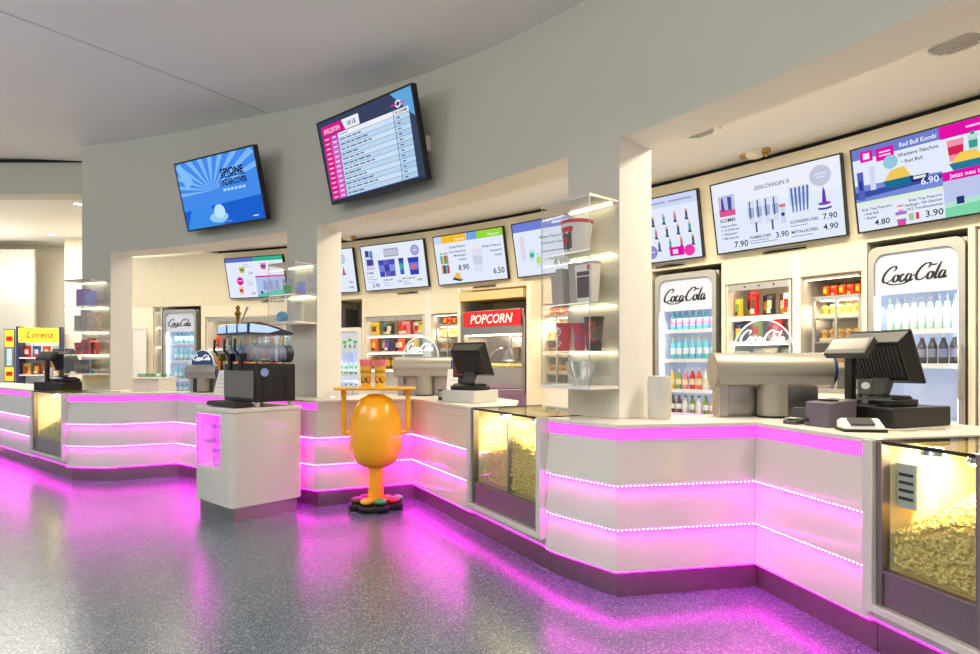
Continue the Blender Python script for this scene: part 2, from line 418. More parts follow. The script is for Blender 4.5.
def worktop(label, nodes, d):
    nodes = inset(nodes); mb = MB(); o0 = nodes[0][0]
    sweep(mb, [(p - o0, m) for p, m in nodes], [(-d, .909), (.034, .909), (.034, .932), (-d, .932)])
    return tag(mb.build('worktop', M_TOP, bevel=.003, loc=(o0.x, o0.y, 0)), label, 'worktop')
worktop('white worktop at the far end, holding the far cash register', [node(0), cut(0, wl[0])], .62)
worktop('long white worktop from far pillar past the slush cabinet to the two-bin warmer', [cut(0, wl[1]), node(1), node(2), node(3), node(4), node(5), cut(5, wa[0])], .34)
worktop('white worktop around the jutting bend, holding the nearest register and drink tower', [cut(5, wa[1]), node(6), node(7), node(8)], .46)
worktop('white worktop under the nearest register, printer and card reader', [node(8), cut(8, wd[0])], .95)
worktop('short white worktop past the big nearest popcorn warmer', [cut(8, wd[1]), node(9)], .62)
# deeper worktop behind the short run, for the drink tower and far register
mb = MB(); mb.prism([tuple(P[4] - P[5] + node(4)[1] * -.345 ), tuple(node(5)[1] * -.345), tuple(P[6].lerp(P[5], 1 - wa[0] / (P[6] - P[5]).length) - seg_n(5) * .345 - P[5]), (.95, -.35), (.45, .75), (-.6, .75)], .909, .932)
tag(mb.build('worktop', M_TOP, bevel=.003, loc=(P[5].x, P[5].y, 0)), 'white back worktop under the middle drink tower and white till drawer', 'worktop')

# ------------------------------------------------------------------ popcorn and warmers
def kernel(rng):
    vs, fs = [], []
    base = [(0, 0, 1), (1, 0, 0), (0, 1, 0), (-1, 0, 0), (0, -1, 0), (0, 0, -1), (.62, .62, .5), (-.62, .62, .5), (-.62, -.62, .5), (.62, -.62, .5)]
    tri = [(0, 6, 7), (0, 7, 8), (0, 8, 9), (0, 9, 6), (6, 1, 2), (6, 2, 7), (7, 2, 3), (7, 3, 8), (8, 3, 4), (8, 4, 9), (9, 4, 1), (9, 1, 6), (5, 2, 1), (5, 3, 2), (5, 4, 3), (5, 1, 4)]
    for _ in range(4):
        c = Vector((rng.uniform(-1, 1), rng.uniform(-1, 1), rng.uniform(-1, 1))).normalized() * .5; r = rng.uniform(.42, .68); b = len(vs)
        R = Matrix.Rotation(rng.uniform(0, 6), 3, Vector((rng.random(), rng.random(), rng.random() + .1)).normalized())
        vs += [c + R @ Vector(p) * r for p in base]; fs += [tuple(b + q for q in f) for f in tri]
    return vs, fs
rng = random.Random(3)
KERN = [kernel(rng) for _ in range(10)]
def popcorn(label, w, d, z0, hfun, loc, rz, size=.0165, sp=.024):
    mb = MB()
    nxx = max(2, int(w / sp)); nyy = max(2, int(d / sp))
    # solid heap under the loose kernels
    gx, gy = 10, 8; vs = []; m_ = size * .7
    for i in range(gx + 1):
        for j in range(gy + 1):
            x = -w / 2 + m_ + (w - 2 * m_) * i / gx; y = size * 2.3 + (d - size * 3.3) * j / gy; vs.append((x, y, hfun(x, y) - .008))
    mb.add(vs, [(i * (gy + 1) + j, (i + 1) * (gy + 1) + j, (i + 1) * (gy + 1) + j + 1, i * (gy + 1) + j + 1) for i in range(gx) for j in range(gy)])
    top = [(vs[i * (gy + 1)]) for i in range(gx + 1)]
    top = [(x, y + 0, z - .004) for x, y, z in top]; mb.add(top + [(x, y, z0) for x, y, _ in top], [(i, gx + 1 + i, gx + 2 + i, i + 1) for i in range(gx)])
    def put(x, y, z):
        kv, kf = rng.choice(KERN); R = Matrix.Rotation(rng.uniform(0, 6.3), 3, Vector((rng.gauss(0, 1), rng.gauss(0, 1), rng.gauss(0, 1) + .01)).normalized()); k = size * rng.uniform(.8, 1.15)
        x = max(-w / 2 + size * 1.4, min(w / 2 - size * 1.4, x)); z = max(z, z0 + size * 1.4); y = max(size * 1.3, min(d - size * 1.4, y))
        mb.add([R @ v * k + Vector((x, y, z)) for v in kv], kf)
    for i in range(nxx):
        for j in range(nyy):
            x = -w / 2 + w * (i + .5) / nxx + rng.uniform(-.4, .4) * sp; y = size + (d - 2 * size) * (j + .5) / nyy + rng.uniform(-.3, .3) * sp
            put(x, max(size, y), hfun(x, y) + rng.uniform(-.3, .6) * size)
        x = -w / 2 + w * (i + .5) / nxx
        nz = int((hfun(x, 0) - z0) / sp)
        for j in range(nz): put(x + rng.uniform(-.4, .4) * sp, size * rng.uniform(1.3, 1.9), z0 + sp * (j + .6) + rng.uniform(-.3, .3) * sp)
    o = mb.build('popcorn', M_POP, loc=loc, rot=rz)
    return tag(o, label, 'popcorn', None, 'stuff')
def warmer(label, i, s0, s1, d, bins=1, vent=False, lampn=2):
    w = s1 - s0; c = local(i, (s0 + s1) / 2, 0); rz = rz_of(i)
    root = thing('popcorn_warmer', label, 'popcorn warmer', c, rz, 'popcorn warmers built into the counter')
    h = w / 2 - .003; fr = .05; y0 = -.085
    mb = MB(); mb.box(-h, -h + fr, y0, 0.02, .2, .932); mb.box(h - fr, h, y0, .02, .2, .932); mb.box(-h + fr, h - fr, y0, .02, .2, .235)
    mb.box(-h, h, -.03, .0, .152, .2); mb.box(-h, h, -.03, d * .5, .150, .16); mb.build('surround', M_PANEL, root, bevel=.003)
    a = h - fr - .002
    mb = MB(); mb.box(-h, h, .0, .03, 0.0, .148); mb.build('kick_plate', M_KICK, root)
    MB().box(-h, h, -.03, -.004, .1445, .1485).build('led_strip', M_MAGFLOOR, root)
    mb = MB(); mb.box(-a, -a + .028, -.065, -.02, .24, .93); mb.box(a - .028, a, -.065, -.02, .24, .93); mb.box(-a + .028, a - .028, -.055, -.02, .24, .385)
    mb.box(-a + .028, a - .028, -.062, -.02, .375, .39); mb.build('frame', M_STEELD, root, bevel=.002)
    g = a - .028
    MB().box(-g, g, -.045, -.041, .39, .918).build('front_glass', M_GLASSG, root)
    mb = MB(); mb.box(-a, a, -.06, d, .92, .93); mb.build('glass_lid', M_GLASSG, root)
    mb = MB(); mb.box(-a, a, -.064, -.058, .918, .932); mb.box(-a, -a + .008, -.058, d, .918, .932); mb.box(a - .008, a, -.058, d, .918, .932); mb.build('lid_trim', M_BLACK, root)
    mb = MB(); mb.box(-g, g, d - .02, d, .25, .90); mb.box(-a + .004, -g, -.02, d, .25, .917); mb.box(g, a - .004, -.02, d, .25, .917); mb.box(-g, g, -.02, d, .25, .38); mb.build('bin', M_WARMIN, root)
    mb = MB(); mb.box(-g, g, d - .16, d - .02, .86, .9); mb.build('lamp_housing', M_STEEL, root)
    mb2 = MB()
    for k in range(lampn):
        x = -g + 2 * g * (k + .5) / lampn; lm = MB(); lm.cyl((x, .09, .88), (x, .09, .912), .05, .035); lm.m = 1; lm.cyl((x, .09, .868), (x, .09, .88), .036, .046)
        lm.build('heat_lamp', [M_CHROME, emis('warm_bulb', (255, 226, 160), 30)], root)
    if bins > 1: MB().box(-.006, .006, -.02, d - .02, .38, .86).build('divider', M_ALU, root)
    if vent:
        mb = MB(); mb.rbox(-g + .004, -g + .10, .005, .12, .655, .84, .01); mb.m = 1
        for k in range(4): mb.box(-g + .02, -g + .085, .001, .006, .69 + k * .033, .702 + k * .033)
        mb.build('vent_box', [M_GREYL, M_GAP], root)
    # its own heating light
    l = bpy.data.lights.new('warmer_light', 'AREA'); l.energy = (19 if vent else 12) * w; l.color = (1, .82, .46); l.shape = 'RECTANGLE'; l.size = w * .7; l.size_y = .14
    lo = bpy.data.objects.new('warmer_light', l); COL.objects.link(lo); lo.parent = root; lo.location = (.03, .2 if vent else .12, .9); lo.rotation_euler = (math.radians(-14 if vent else 8), 0, 0)
    return root, c, rz, g
def at_local(c, rz, x, y): return (c[0] + x * math.cos(rz) - y * math.sin(rz), c[1] + x * math.sin(rz) + y * math.cos(rz), 0)
r_, c_, z_, g_ = warmer('two-bin glass popcorn warmer set in the counter beside the jutting bend', 5, wa[0], wa[1], .55, 2)
popcorn('pale popcorn heaped in the far bin of the two-bin warmer', g_ - .02, .5, .395, lambda x, y: .62 + .30 * y + .03 * math.sin(9 * x), at_local(c_, z_, -g_ / 2, -.02), z_)
popcorn('pale popcorn heaped in the near bin of the two-bin warmer', g_ - .02, .5, .395, lambda x, y: .70 + .12 * y - .03 * math.sin(9 * x), at_local(c_, z_, g_ / 2, -.02), z_)
r_, c_, z_, g_ = warmer('big nearest glass popcorn warmer with brown steel frame and louvred box inside', 8, wd[0], wd[1], .6, 1, True)
popcorn('bright yellow popcorn heap filling the big nearest warmer', 2 * g_ - .01, .55, .395, lambda x, y: .60 + .30 * y + .05 * x / g_ + .02 * math.sin(14 * x + 6 * y), at_local(c_, z_, 0, -.035), z_, .0165, .0235)
r_, c_, z_, g_ = warmer('small far popcorn warmer set in the counter below the far register', 0, wl[0], wl[1], .5, 1)
popcorn('popcorn heap sloping down inside the small far warmer', 2 * g_ - .01, .44, .395, lambda x, y: .56 + .2 * y + .12 * x / g_, at_local(c_, z_, 0, -.03), z_, .018, .028)
# ------------------------------------------------------------------ script lettering drawn as ribbons
def spline(pts, k=6):
    out = []; n = len(pts)
    for i in range(n - 1):
        p0, p1, p2, p3 = [Vector(pts[max(0, min(n - 1, j))]) for j in (i - 1, i, i + 1, i + 2)]
        for q in range(k):
            t = q / k
            out.append(.5 * ((2 * p1) + (p2 - p0) * t + (2 * p0 - 5 * p1 + 4 * p2 - p3) * t * t + (3 * p1 - p0 - 3 * p2 + p3) * t ** 3))
    out.append(Vector(pts[-1])); return out
def _sh(s, dx): return [[(x + dx, y) for x, y in st] for st in s]
_C = [[(1.12, 1.32), (1.36, 1.62), (1.24, 1.95), (.8, 1.9), (.32, 1.4), (.08, .75), (.16, .2), (.5, .0), (.92, .16), (1.2, .46)]]
_o = [[(.42, .84), (.18, .88), (-.02, .58), (.0, .18), (.2, .0), (.44, .15), (.54, .5), (.42, .84), (.62, .74), (.78, .78)]]
_c = [[(.42, .72), (.26, .9), (.04, .62), (.02, .2), (.22, .0), (.48, .18), (.66, .45)]]
_a = [[(.48, .8), (.22, .9), (.02, .56), (.02, .16), (.2, .0), (.42, .24), (.56, .88)], [(.56, .88), (.48, .28), (.58, .02), (.84, .24)]]
_l = [[(.36, 1.98), (.22, 1.5), (.10, .9), (.02, .3), (.12, .0), (.36, .2)]]
COLA = (_C + _sh(_o, 1.32) + _sh(_c, 2.05) + _sh(_a, 2.72) + [[(3.42, .58), (3.7, .66)]] + _sh(_C, 3.75) + _sh(_o, 5.08) + _sh(_l, 5.86) + _sh(_a, 6.3)
        + [[(.5, .0), (.95, -.22), (1.6, -.34), (2.4, -.3), (3.0, -.1), (3.3, .02)], [(4.95, 1.55), (5.2, 1.72), (5.5, 1.66), (5.8, 1.78)]])
def script_logo(mb, x, z, w, y, thick=1.0, shear=.22):
    k = w / 7.4
    for st in COLA:
        p = spline(st); n = len(p); vs = []
        for i, q in enumerate(p):
            d = (p[min(i + 1, n - 1)] - p[max(0, i - 1)]).normalized(); nn = Vector((-d.y, d.x))
            wd = thick * (.055 + .075 * abs(d.y)) * min(1, .35 + 3 * min(i, n - 1 - i) / n)
            for sgn in (1, -1):
                r = q + nn * wd * sgn; vs.append((x + k * (r.x + shear * r.y), y, z + k * r.y))
        mb.add(vs, [(2 * i, 2 * i + 1, 2 * i + 3, 2 * i + 2) for i in range(n - 1)])
    return mb
M_INK = mat('black_lettering', (20, 20, 24), .5)
M_LOGOW = mat('white_lettering', (245, 245, 245), .4)

# ------------------------------------------------------------------ small goods, one mesh of each kind
CACHE = {}
def goods(key, maker, mats, name, label, cat, group, loc, rz, bevel=0):
    if key not in CACHE: CACHE[key] = maker().build(name, mats).data; bpy.data.objects.remove([o for o in COL.objects if o.data == CACHE[key]][0])
    o = bpy.data.objects.new(name, CACHE[key]); COL.objects.link(o); o.location = loc; o.rotation_euler = (0, 0, rz)
    if bevel:
        b = o.modifiers.new('bevel', 'BEVEL'); b.width = bevel; b.segments = 2
    return tag(o, label, cat, group)
def bottle_mesh(h, r):
    def f():
        return MB().lathe([(r * .9, 0), (r, .01), (r, h * .22), (r, h * .5), (r, h * .58), (r * .45, h * .82), (r * .4, h * .88), (r * .46, h * .885), (r * .46, h)], 12, mats=[0, 0, 1, 0, 0, 0, 2, 2])
    return f
def can_mesh(h, r):
    return lambda: MB().lathe([(r * .85, 0), (r, .012), (r, h * .25), (r, h * .75), (r, h - .012), (r * .85, h)], 12, mats=[2, 0, 1, 0, 2])
def cup_mesh(h, r, lid=False):
    def f():
        mb = MB(); mb.lathe([(r * .72, 0), (r * .8, h * .3), (r * .9, h * .65), (r, h - .006), (r * 1.06, h), (r * .96, h), (r * .9, h * .8)], 20, mats=[0, 1, 0, 0, 2, 2])
        return mb
    return f
def bag_mesh(wd, h, d):
    def f():
        mb = MB(); nx, nz = 8, 10
        def pt(i, j, sg):
            u = 2 * i / nx - 1; v = 2 * j / nz - 1
            th = d / 2 * max(0, (1 - u * u)) ** .5 * max(0, 1 - v ** 6) ** .8
            return (wd / 2 * u * (1 - .08 * (1 - v * v)) , sg * th, h / 2 + h / 2 * v + (.006 * math.sin(i * 3) if j == nz else 0))
        for sg in (-1, 1):
            vs = [pt(i, j, sg) for i in range(nx + 1) for j in range(nz + 1)]
            for i in range(nx):
                for j in range(nz):
                    pass
            b = len(mb.v); mb.v += vs
            for i in range(nx):
                for j in range(nz):
                    q = (b + i * (nz + 1) + j, b + (i + 1) * (nz + 1) + j, b + (i + 1) * (nz + 1) + j + 1, b + i * (nz + 1) + j + 1)
                    mb.f.append(q if sg < 0 else q[::-1])
                    mb.mi.append(1 if (2 <= i < 6 and 3 <= j < 7) else (2 if (1 <= i < 5 and 1 <= j < 3) else 0))
        return mb
    return f
PAL = {'yellow': (240, 190, 40), 'red': (206, 28, 36), 'teal': (60, 150, 160), 'dark': (48, 36, 32), 'navy': (52, 44, 110), 'orange': (232, 92, 34), 'green': (120, 160, 60),
       'cream': (236, 214, 170), 'pink': (232, 120, 130), 'white': (236, 234, 228), 'brown': (110, 66, 36), 'purple': (120, 70, 160), 'blue': (50, 90, 180), 'gold': (206, 160, 60), 'grey': (150, 146, 140)}
def pm(c, gl=.3): return mat('print_' + c, PAL[c], gl, var=.08, scale=30)
def bag(cols, label, group, loc, rz, wd=.15, h=.2, d=.07):
    return goods(('bag', cols, wd, h, d), bag_mesh(wd, h, d), [pm(c) for c in cols], 'snack_bag', label, 'snack bag', group, loc, rz)

# ------------------------------------------------------------------ drinks fridges
def fr_pt(px, off=2.25, z=0): return on_arc(px, off, z)
def shifted(p, rz, x, y, z): return (p[0] + x * math.cos(rz) - y * math.sin(rz), p[1] + x * math.sin(rz) + y * math.cos(rz), p[2] + z)
def fridge(label, px0, px1, H=2.11, frame=M_ALU, sign='cola', shelves=(.55, .78, 1.01, 1.3, 1.58), dark_side=True):
    a, _ = on_arc(px0, 2.23); b, _ = on_arc(px1, 2.23)
    rz = math.atan2(b[1] - a[1], b[0] - a[0]); w = math.hypot(b[0] - a[0], b[1] - a[1]); c = ((a[0] + b[0]) / 2, (a[1] + b[1]) / 2, 0)
    root = thing('drinks_fridge', label, 'fridge', c, rz, 'glass door drinks fridges')
    h = w / 2; D = .56; t = .03
    mb = MB(); mb.box(-h, -h + t, .05, D, .06, H); mb.box(h - t, h, .05, D, .06, H); mb.box(-h + t, h - t, D - t, D, .06, H)
    mb.box(-h + t, h - t, .05, D - t, H - t, H); mb.box(-h + t, h - t, .05, D - t, .06, .3); mb.box(-h + .03, h - .03, .08, D - .05, 0, .06)
    mb.build('cabinet', frame, root, bevel=.004)
    mb = MB(); mb.box(-h + t, -h + t + .004, .06, D - t, .3, H - t); mb.box(h - t - .004, h - t, .06, D - t, .3, H - t); mb.box(-h + t, h - t, D - t - .004, D - t, .3, H - t)
    mb.build('liner', M_FRIDGEIN, root)
    ix = h - .038
    mb = MB(); mb.ring(-h, h, .08, H, -ix, ix, .34, H - .055, .08, 0, .05, .06); mb.build('door_frame', frame, root)
    zs = H - .355
    MB().box(-ix, ix, .028, .034, .34, zs).build('door_glass', M_GLASS, root)
    sg = MB().box(-ix, ix, .02, .05, zs, H - .052).build('sign', mat('lit_sign', (200, 207, 226), .3, emit=(210, 222, 255), es=.1), root)
    mb = MB()
    if sign == 'cola': script_logo(mb, -ix + .045, zs + .09, 2 * ix - .10, .018, 1.25)
    else:
        for k in range(5): mb.disc(-ix * .7 + ix * .35 * k, zs + .15 + .03 * (k % 2), .035, .022, .018); mb.disc(-ix * .6 + ix * .32 * k, zs + .09, .02, .03, .0175)
    mb.build('lettering' if sign == 'cola' else 'leaf_print', M_INK if sign == 'cola' else mat('sign_green', (70, 170, 80), .5), sg)
    mb = MB(); mb.box(-ix + .004, -ix + .02, .05, .065, .36, H - .12)
    for k in range(40): mb.box(-ix + .006, -ix + .016, .044, .05, .42 + k * .04, .44 + k * .04)
    mb.build('led_strip', M_LEDW, root); MB().box(ix - .02, ix - .004, .05, .065, .36, H - .12).build('led_strip', M_LEDW, root)
    for z in shelves:
        s_ = MB().box(-h + t + .006, h - t - .006, .09, D - t - .006, z - .012, z - .002).build('shelf', M_GLASS, root)
        MB().box(-h + t + .006, h - t - .006, .078, .09, z - .034, z + .002).build('price_rail', mat('price_rail', (226, 230, 240), .4), s_)
    mb = MB(); mb.tube([(h - .03 + .0, -.001, 1.38), (h - .02, -.04, 1.34), (h - .015, -.05, 1.2), (h - .02, -.04, 1.06), (h - .03, -.001, 1.02)], .011); mb.build('handle', frame, root)
    l = bpy.data.lights.new('fridge_light', 'AREA'); l.energy = 2.2; l.color = (.8, .88, 1); l.shape = 'RECTANGLE'; l.size = w * .7; l.size_y = .1
    lo = bpy.data.objects.new('fridge_light', l); COL.objects.link(lo); lo.parent = root; lo.location = (0, .13, H - .42)
    return c, rz, w, root
def stock(c, rz, w, z, n, key, mk, mats, name, what, cat, where, y=.16, margin=.07, group=None, skip=()):
    for k in range(n):
        if k in skip: continue
        x = -w / 2 + margin + (w - 2 * margin) * (k + .5) / n
        goods(key, mk, mats, name, f'{what}, {ORD[k]} from left, {where}', cat, group or f'{what}, {where}', shifted(c, rz, x, y, z), rz)
# nearest fridge at the right
M_TEALB = mat('teal_drink', (96, 200, 206), .15, coat=.5); M_CLEARB = mat('pale_green_glassware', (206, 232, 222), .1, coat=.6); M_COLA = mat('dark_cola', (30, 22, 34), .12, coat=.6)
M_CAPW = mat('white_cap', (236, 238, 244), .4); M_CAPP = mat('purple_cap', (150, 50, 140), .4); M_CAPY = mat('yellow_cap', (220, 190, 50), .4); M_LABW = mat('pale_label', (222, 232, 236), .4); M_LABR = mat('rosy_label', (226, 120, 150), .4)
M_CAPG = mat('green_cap', (40, 120, 60), .4)
c, rz, w, _ = fridge('tall grey fridge nearest the viewer holding dark cola bottles and clear bottles', 868, 965, shelves=(.55, .86, 1.255, 1.50))
stock(c, rz, w, 1.50, 9, 'clearb', bottle_mesh(.24, .024), [M_CLEARB, M_LABW, M_CAPW], 'bottle', 'clear pale green bottle', 'bottle', 'upper shelf, nearest fridge', .14)
stock(c, rz, w, 1.255, 7, 'colab', bottle_mesh(.21, .029), [M_COLA, mat('steel_blue_label', (120, 124, 150), .4), M_CAPW], 'bottle', 'dark cola bottle', 'bottle', 'middle shelf, nearest fridge', .14)
# fridge left of the snack shelves in the same bay
c, rz, w, _ = fridge('grey fridge right of the tall pillar, full of teal bottles and juices', 655, 716)
stock(c, rz, w, 1.58, 7, 'tealp', bottle_mesh(.215, .026), [M_TEALB, M_LABR, M_CAPP], 'bottle', 'teal bottle with purple cap', 'bottle', 'top shelf, fridge beside nearest pillar')
stock(c, rz, w, 1.30, 7, 'tealy', bottle_mesh(.215, .026), [M_TEALB, M_LABW, M_CAPY], 'bottle', 'teal bottle with yellow cap', 'bottle', 'second shelf, fridge beside nearest pillar')
for k in range(7):
    cc = ('yellow', 'green', 'pink', 'red', 'orange', 'white', 'pink')[k]; x = -w / 2 + .07 + (w - .14) * (k + .5) / 7
    goods('juice' + cc, bottle_mesh(.19 + .01 * (k > 2), .027), [pm(cc), pm('cream'), M_CAPW], 'bottle', f'small {cc} juice bottle, {ORD[k]} from left, third shelf, fridge beside nearest pillar', 'bottle', 'juice bottles in the fridge by the tall pillar', shifted(c, rz, x, .15, 1.01), rz)
    cc = ('brown', 'brown', 'white', 'green', 'white', 'green', 'pink')[k]
    goods('juice2' + cc, bottle_mesh(.17, .027), [pm(cc), pm('white'), M_CAPG], 'bottle', f'small {cc} bottle, {ORD[k]} from left, lowest visible shelf, fridge beside nearest pillar', 'bottle', 'low bottles in the fridge by the tall pillar', shifted(c, rz, x, .15, .78), rz)
# far fridge in the far bay
c, rz, w, _ = fridge('small looking grey fridge far away in the bay behind the slush machine', 163, 196)
for z, wh in ((1.58, 'top'), (1.30, 'second'), (1.01, 'third'), (.78, 'fourth')):
    stock(c, rz, w, z, 5, 'tealfar', bottle_mesh(.2, .03), [M_TEALB, M_LABW, M_CAPW], 'bottle', 'pale teal bottle', 'bottle', wh + ' shelf, far fridge behind slush machine')
# low fridge in the middle bay, mostly hidden by the pillar
c, rz, w, _ = fridge('low white fridge with green print beside the second pillar', 327, 361, H=1.76, frame=M_WHITE, sign='green', shelves=(.5, .8, 1.1))
stock(c, rz, w, 1.1, 5, 'greenb', bottle_mesh(.16, .03), [mat('green_bottle', (80, 160, 100), .2), M_LABW, M_CAPW], 'bottle', 'green bottle', 'bottle', 'top shelf, low white fridge')
stock(c, rz, w, .8, 5, 'greenc', bottle_mesh(.16, .03), [pm('cream'), M_LABW, M_CAPG], 'bottle', 'cream bottle', 'bottle', 'second shelf, low white fridge')
tag(MB().box(-.13, .13, 0, .3, 0, .28).build('speaker_box', M_DARK, loc=fr_pt(338, 2.3, 1.765)[0], rot=fr_pt(338, 2.3)[1], bevel=.01), 'dark box standing on top of the low white fridge', 'box')

# ------------------------------------------------------------------ niche joinery on the back wall
def fin(px0, px1, z1=2.16, z0=0, off=2.25):
    mb = MB(); arc_sweep(mb, th_of(px0, off), th_of(px1, off), [(off, z0), (off + .7, z0), (off + .7, z1), (off, z1)], 2); return struct(mb.build('trim_divider', M_WHITE if px0 in (792.5, 424.5) else M_CREAM))
for a, b in ((133, 153), (201, 205), (287, 327), (362, 364.5), (424.5, 431), (574, 652), (721.5, 725), (792.5, 800.5), (861.5, 867), (968, 975)): fin(a, b)
def head(px0, px1, z0): # board above a niche
    mb = MB(); arc_sweep(mb, th_of(px0, 2.25), th_of(px1, 2.25), [(2.252, z0), (2.95, z0), (2.95, 2.16), (2.252, 2.16)], 8); struct(mb.build('trim_header', M_CREAM))
head(205, 287, 1.98); head(364.5, 424.5, 1.90); head(431, 459, 1.90); head(536, 574, 1.93); head(725, 792.5, 1.96); head(800.5, 861.5, 1.96)
def shelf_unit(label, px0, px1, zs, zt, group='snack shelves in the back wall'):
    a, rz = on_arc((px0 + px1) / 2, 2.27); l = on_arc(px0, 2.27)[0]; r = on_arc(px1, 2.27)[0]; w = math.hypot(r[0] - l[0], r[1] - l[1]) - .03
    rz = math.atan2(r[1] - l[1], r[0] - l[0]); c = ((l[0] + r[0]) / 2, (l[1] + r[1]) / 2, 0)
    root = thing('shelf_unit', label, 'shelf', c, rz, group); h = w / 2
    mb = MB(); mb.box(-h, h, .40, .42, 0, zt); mb.box(-h, -h + .015, .0, .40, 0, zt); mb.box(h - .015, h, 0, .40, 0, zt); mb.build('carcass', M_WHITE, root)
    for z in zs:
        mb = MB(); mb.box(-h + .015, h - .015, .01, .40, z - .028, z); s = mb.build('shelf', M_WHITE, root)
        MB().box(-h + .02, h - .02, .03, .045, z - .036, z - .0285).build('light_strip', M_LEDWARM, s)
    mb = MB(); mb.box(-h + .015, h - .015, .0, .05, zt - .06, zt); mb.m = 1
    for k in range(3): mb.cyl((-h * .4 + k * h * .45, 0, zt - .03), (-h * .4 + k * h * .45, -.004, zt - .03), .008, n=10)
    mb.build('shutter_rail', [M_ALU, M_GAP], root)
    MB().box(-h + .02, h - .02, .055, .075, zt - .05, zt - .04).build('light_strip', M_LEDWARM, root)
    return c, rz, w
Z3 = (1.20, 1.45, 1.67)
c, rz, w = shelf_unit('lit white snack shelves between the two fridges of the nearest bay', 725, 792.5, Z3, 1.955)
rows = [(1.67, [('yellow', 'green', 'brown'), ('red', 'dark', 'green'), ('red', 'brown', 'white'), ('dark', 'gold', 'brown'), ('dark', 'cream', 'white'), ('brown', 'cream', 'gold'), ('white', 'red', 'orange')]),
        (1.45, [('navy', 'yellow', 'green'), ('orange', 'red', 'white'), ('green', 'red', 'cream'), ('pink', 'red', 'white'), ('red', 'pink', 'white'), ('white', 'red', 'brown')]),
        (1.20, [('white', 'cream', 'cream'), ('white', 'grey', 'cream'), ('cream', 'white', 'white'), ('white', 'cream', 'grey')])]
def nameof(cs): return f'{cs[0]} and {cs[1]}'
for (z, cs), wh in zip(rows, ('upper', 'middle', 'lower')):
    n = len(cs)
    for k, q in enumerate(cs):
        x = -w / 2 + .03 + (w - .06) * (k + .5) / n
        bag(q, f'{nameof(q)} snack bag, {ORD[k]} from left, {wh} shelf between the nearest fridges', 'snack bags between the nearest fridges', shifted(c, rz, x, .185 if k % 2 else .10, z + .001), rz + random.uniform(-.06, .06), (w - .06) / n * 1.12, .185 + .03 * (k in (1, 2) and wh == 'upper') - .02 * (k == 0), .075)
c, rz, w = shelf_unit('lit snack shelves left of the popcorn machine in the middle bay', 364.5, 424.5, (1.18, 1.42, 1.645), 1.895)
rows = [(1.645, [('yellow', 'brown', 'cream'), ('teal', 'navy', 'cream'), ('dark', 'cream', 'white'), ('red', 'orange', 'white'), ('pink', 'red', 'white'), ('white', 'red', 'pink'), ('green', 'yellow', 'white')]),
        (1.42, [('orange', 'yellow', 'brown'), ('yellow', 'white', 'red'), ('navy', 'purple', 'white'), ('purple', 'white', 'navy'), ('orange', 'cream', 'red'), ('gold', 'orange', 'white'), ('yellow', 'cream', 'red'), ('cream', 'gold', 'brown')])]
for (z, cs), wh in zip(rows, ('upper', 'middle')):
    n = len(cs)
    for k, q in enumerate(cs):
        x = -w / 2 + .03 + (w - .06) * (k + .5) / n
        bag(q, f'{nameof(q)} snack bag, {ORD[k]} from left, {wh} shelf left of popcorn machine', 'snack bags left of the popcorn machine', shifted(c, rz, x, .185 if k % 2 else .10, z + .001), rz + random.uniform(-.06, .06), (w - .06) / n * 1.12, .175, .065)
for k in range(5):
    x = -w / 2 + .03 + (w - .06) * (k + .3) / 5 * .62 - .0
    bag(('red', 'orange', 'red'), f'red snack bag behind the front row, {ORD[k]} from left, upper shelf left of popcorn machine', 'red bags at the back of the upper shelf', shifted(c, rz, .02 + (w * .42) * k / 4, .28, 1.646), rz, .07, .215, .06)
for k in range(4):
    goods('jar', can_mesh(.16, .05), [mat('olive_jar', (96, 84, 44), .3), pm('gold'), pm('brown')], 'jar', f'olive snack jar, {ORD[k]} from left, lower shelf left of popcorn machine', 'jar', 'olive jars on the lower shelf', shifted(c, rz, -w / 2 + .09 + k * .115, .12, 1.181), rz)
# warm glass cabinets full of nacho portions
M_NACHO = mat('nacho_yellow', (244, 178, 52), .5, var=.3, scale=40); M_NACHO2 = mat('orange_snack_wrap', (236, 130, 60), .35, var=.25, scale=30)
def portion():
    mb = MB(); r = random.Random(5)
    mb.prism([(-.05, -.05), (.05, -.05), (.05, .05), (-.05, .05)], 0, .03); mb.m = 1
    for k in range(26):
        a = r.uniform(0, 6.3); q = Matrix.Rotation(a, 3, 'Z') @ Matrix.Rotation(r.uniform(-1, 1), 3, 'X'); o = Vector((r.uniform(-.02, .02), r.uniform(-.02, .02), .033 + r.uniform(0, .048)))
        tri = [Vector((.028, 0, 0)), Vector((-.018, .026, .004)), Vector((-.018, -.026, .004))]
        mb.add([q @ p + o for p in tri] + [q @ p + o + Vector((0, 0, .004)) for p in tri], [(0, 2, 1), (3, 4, 5), (0, 1, 4, 3), (1, 2, 5, 4), (2, 0, 3, 5)])
    return mb
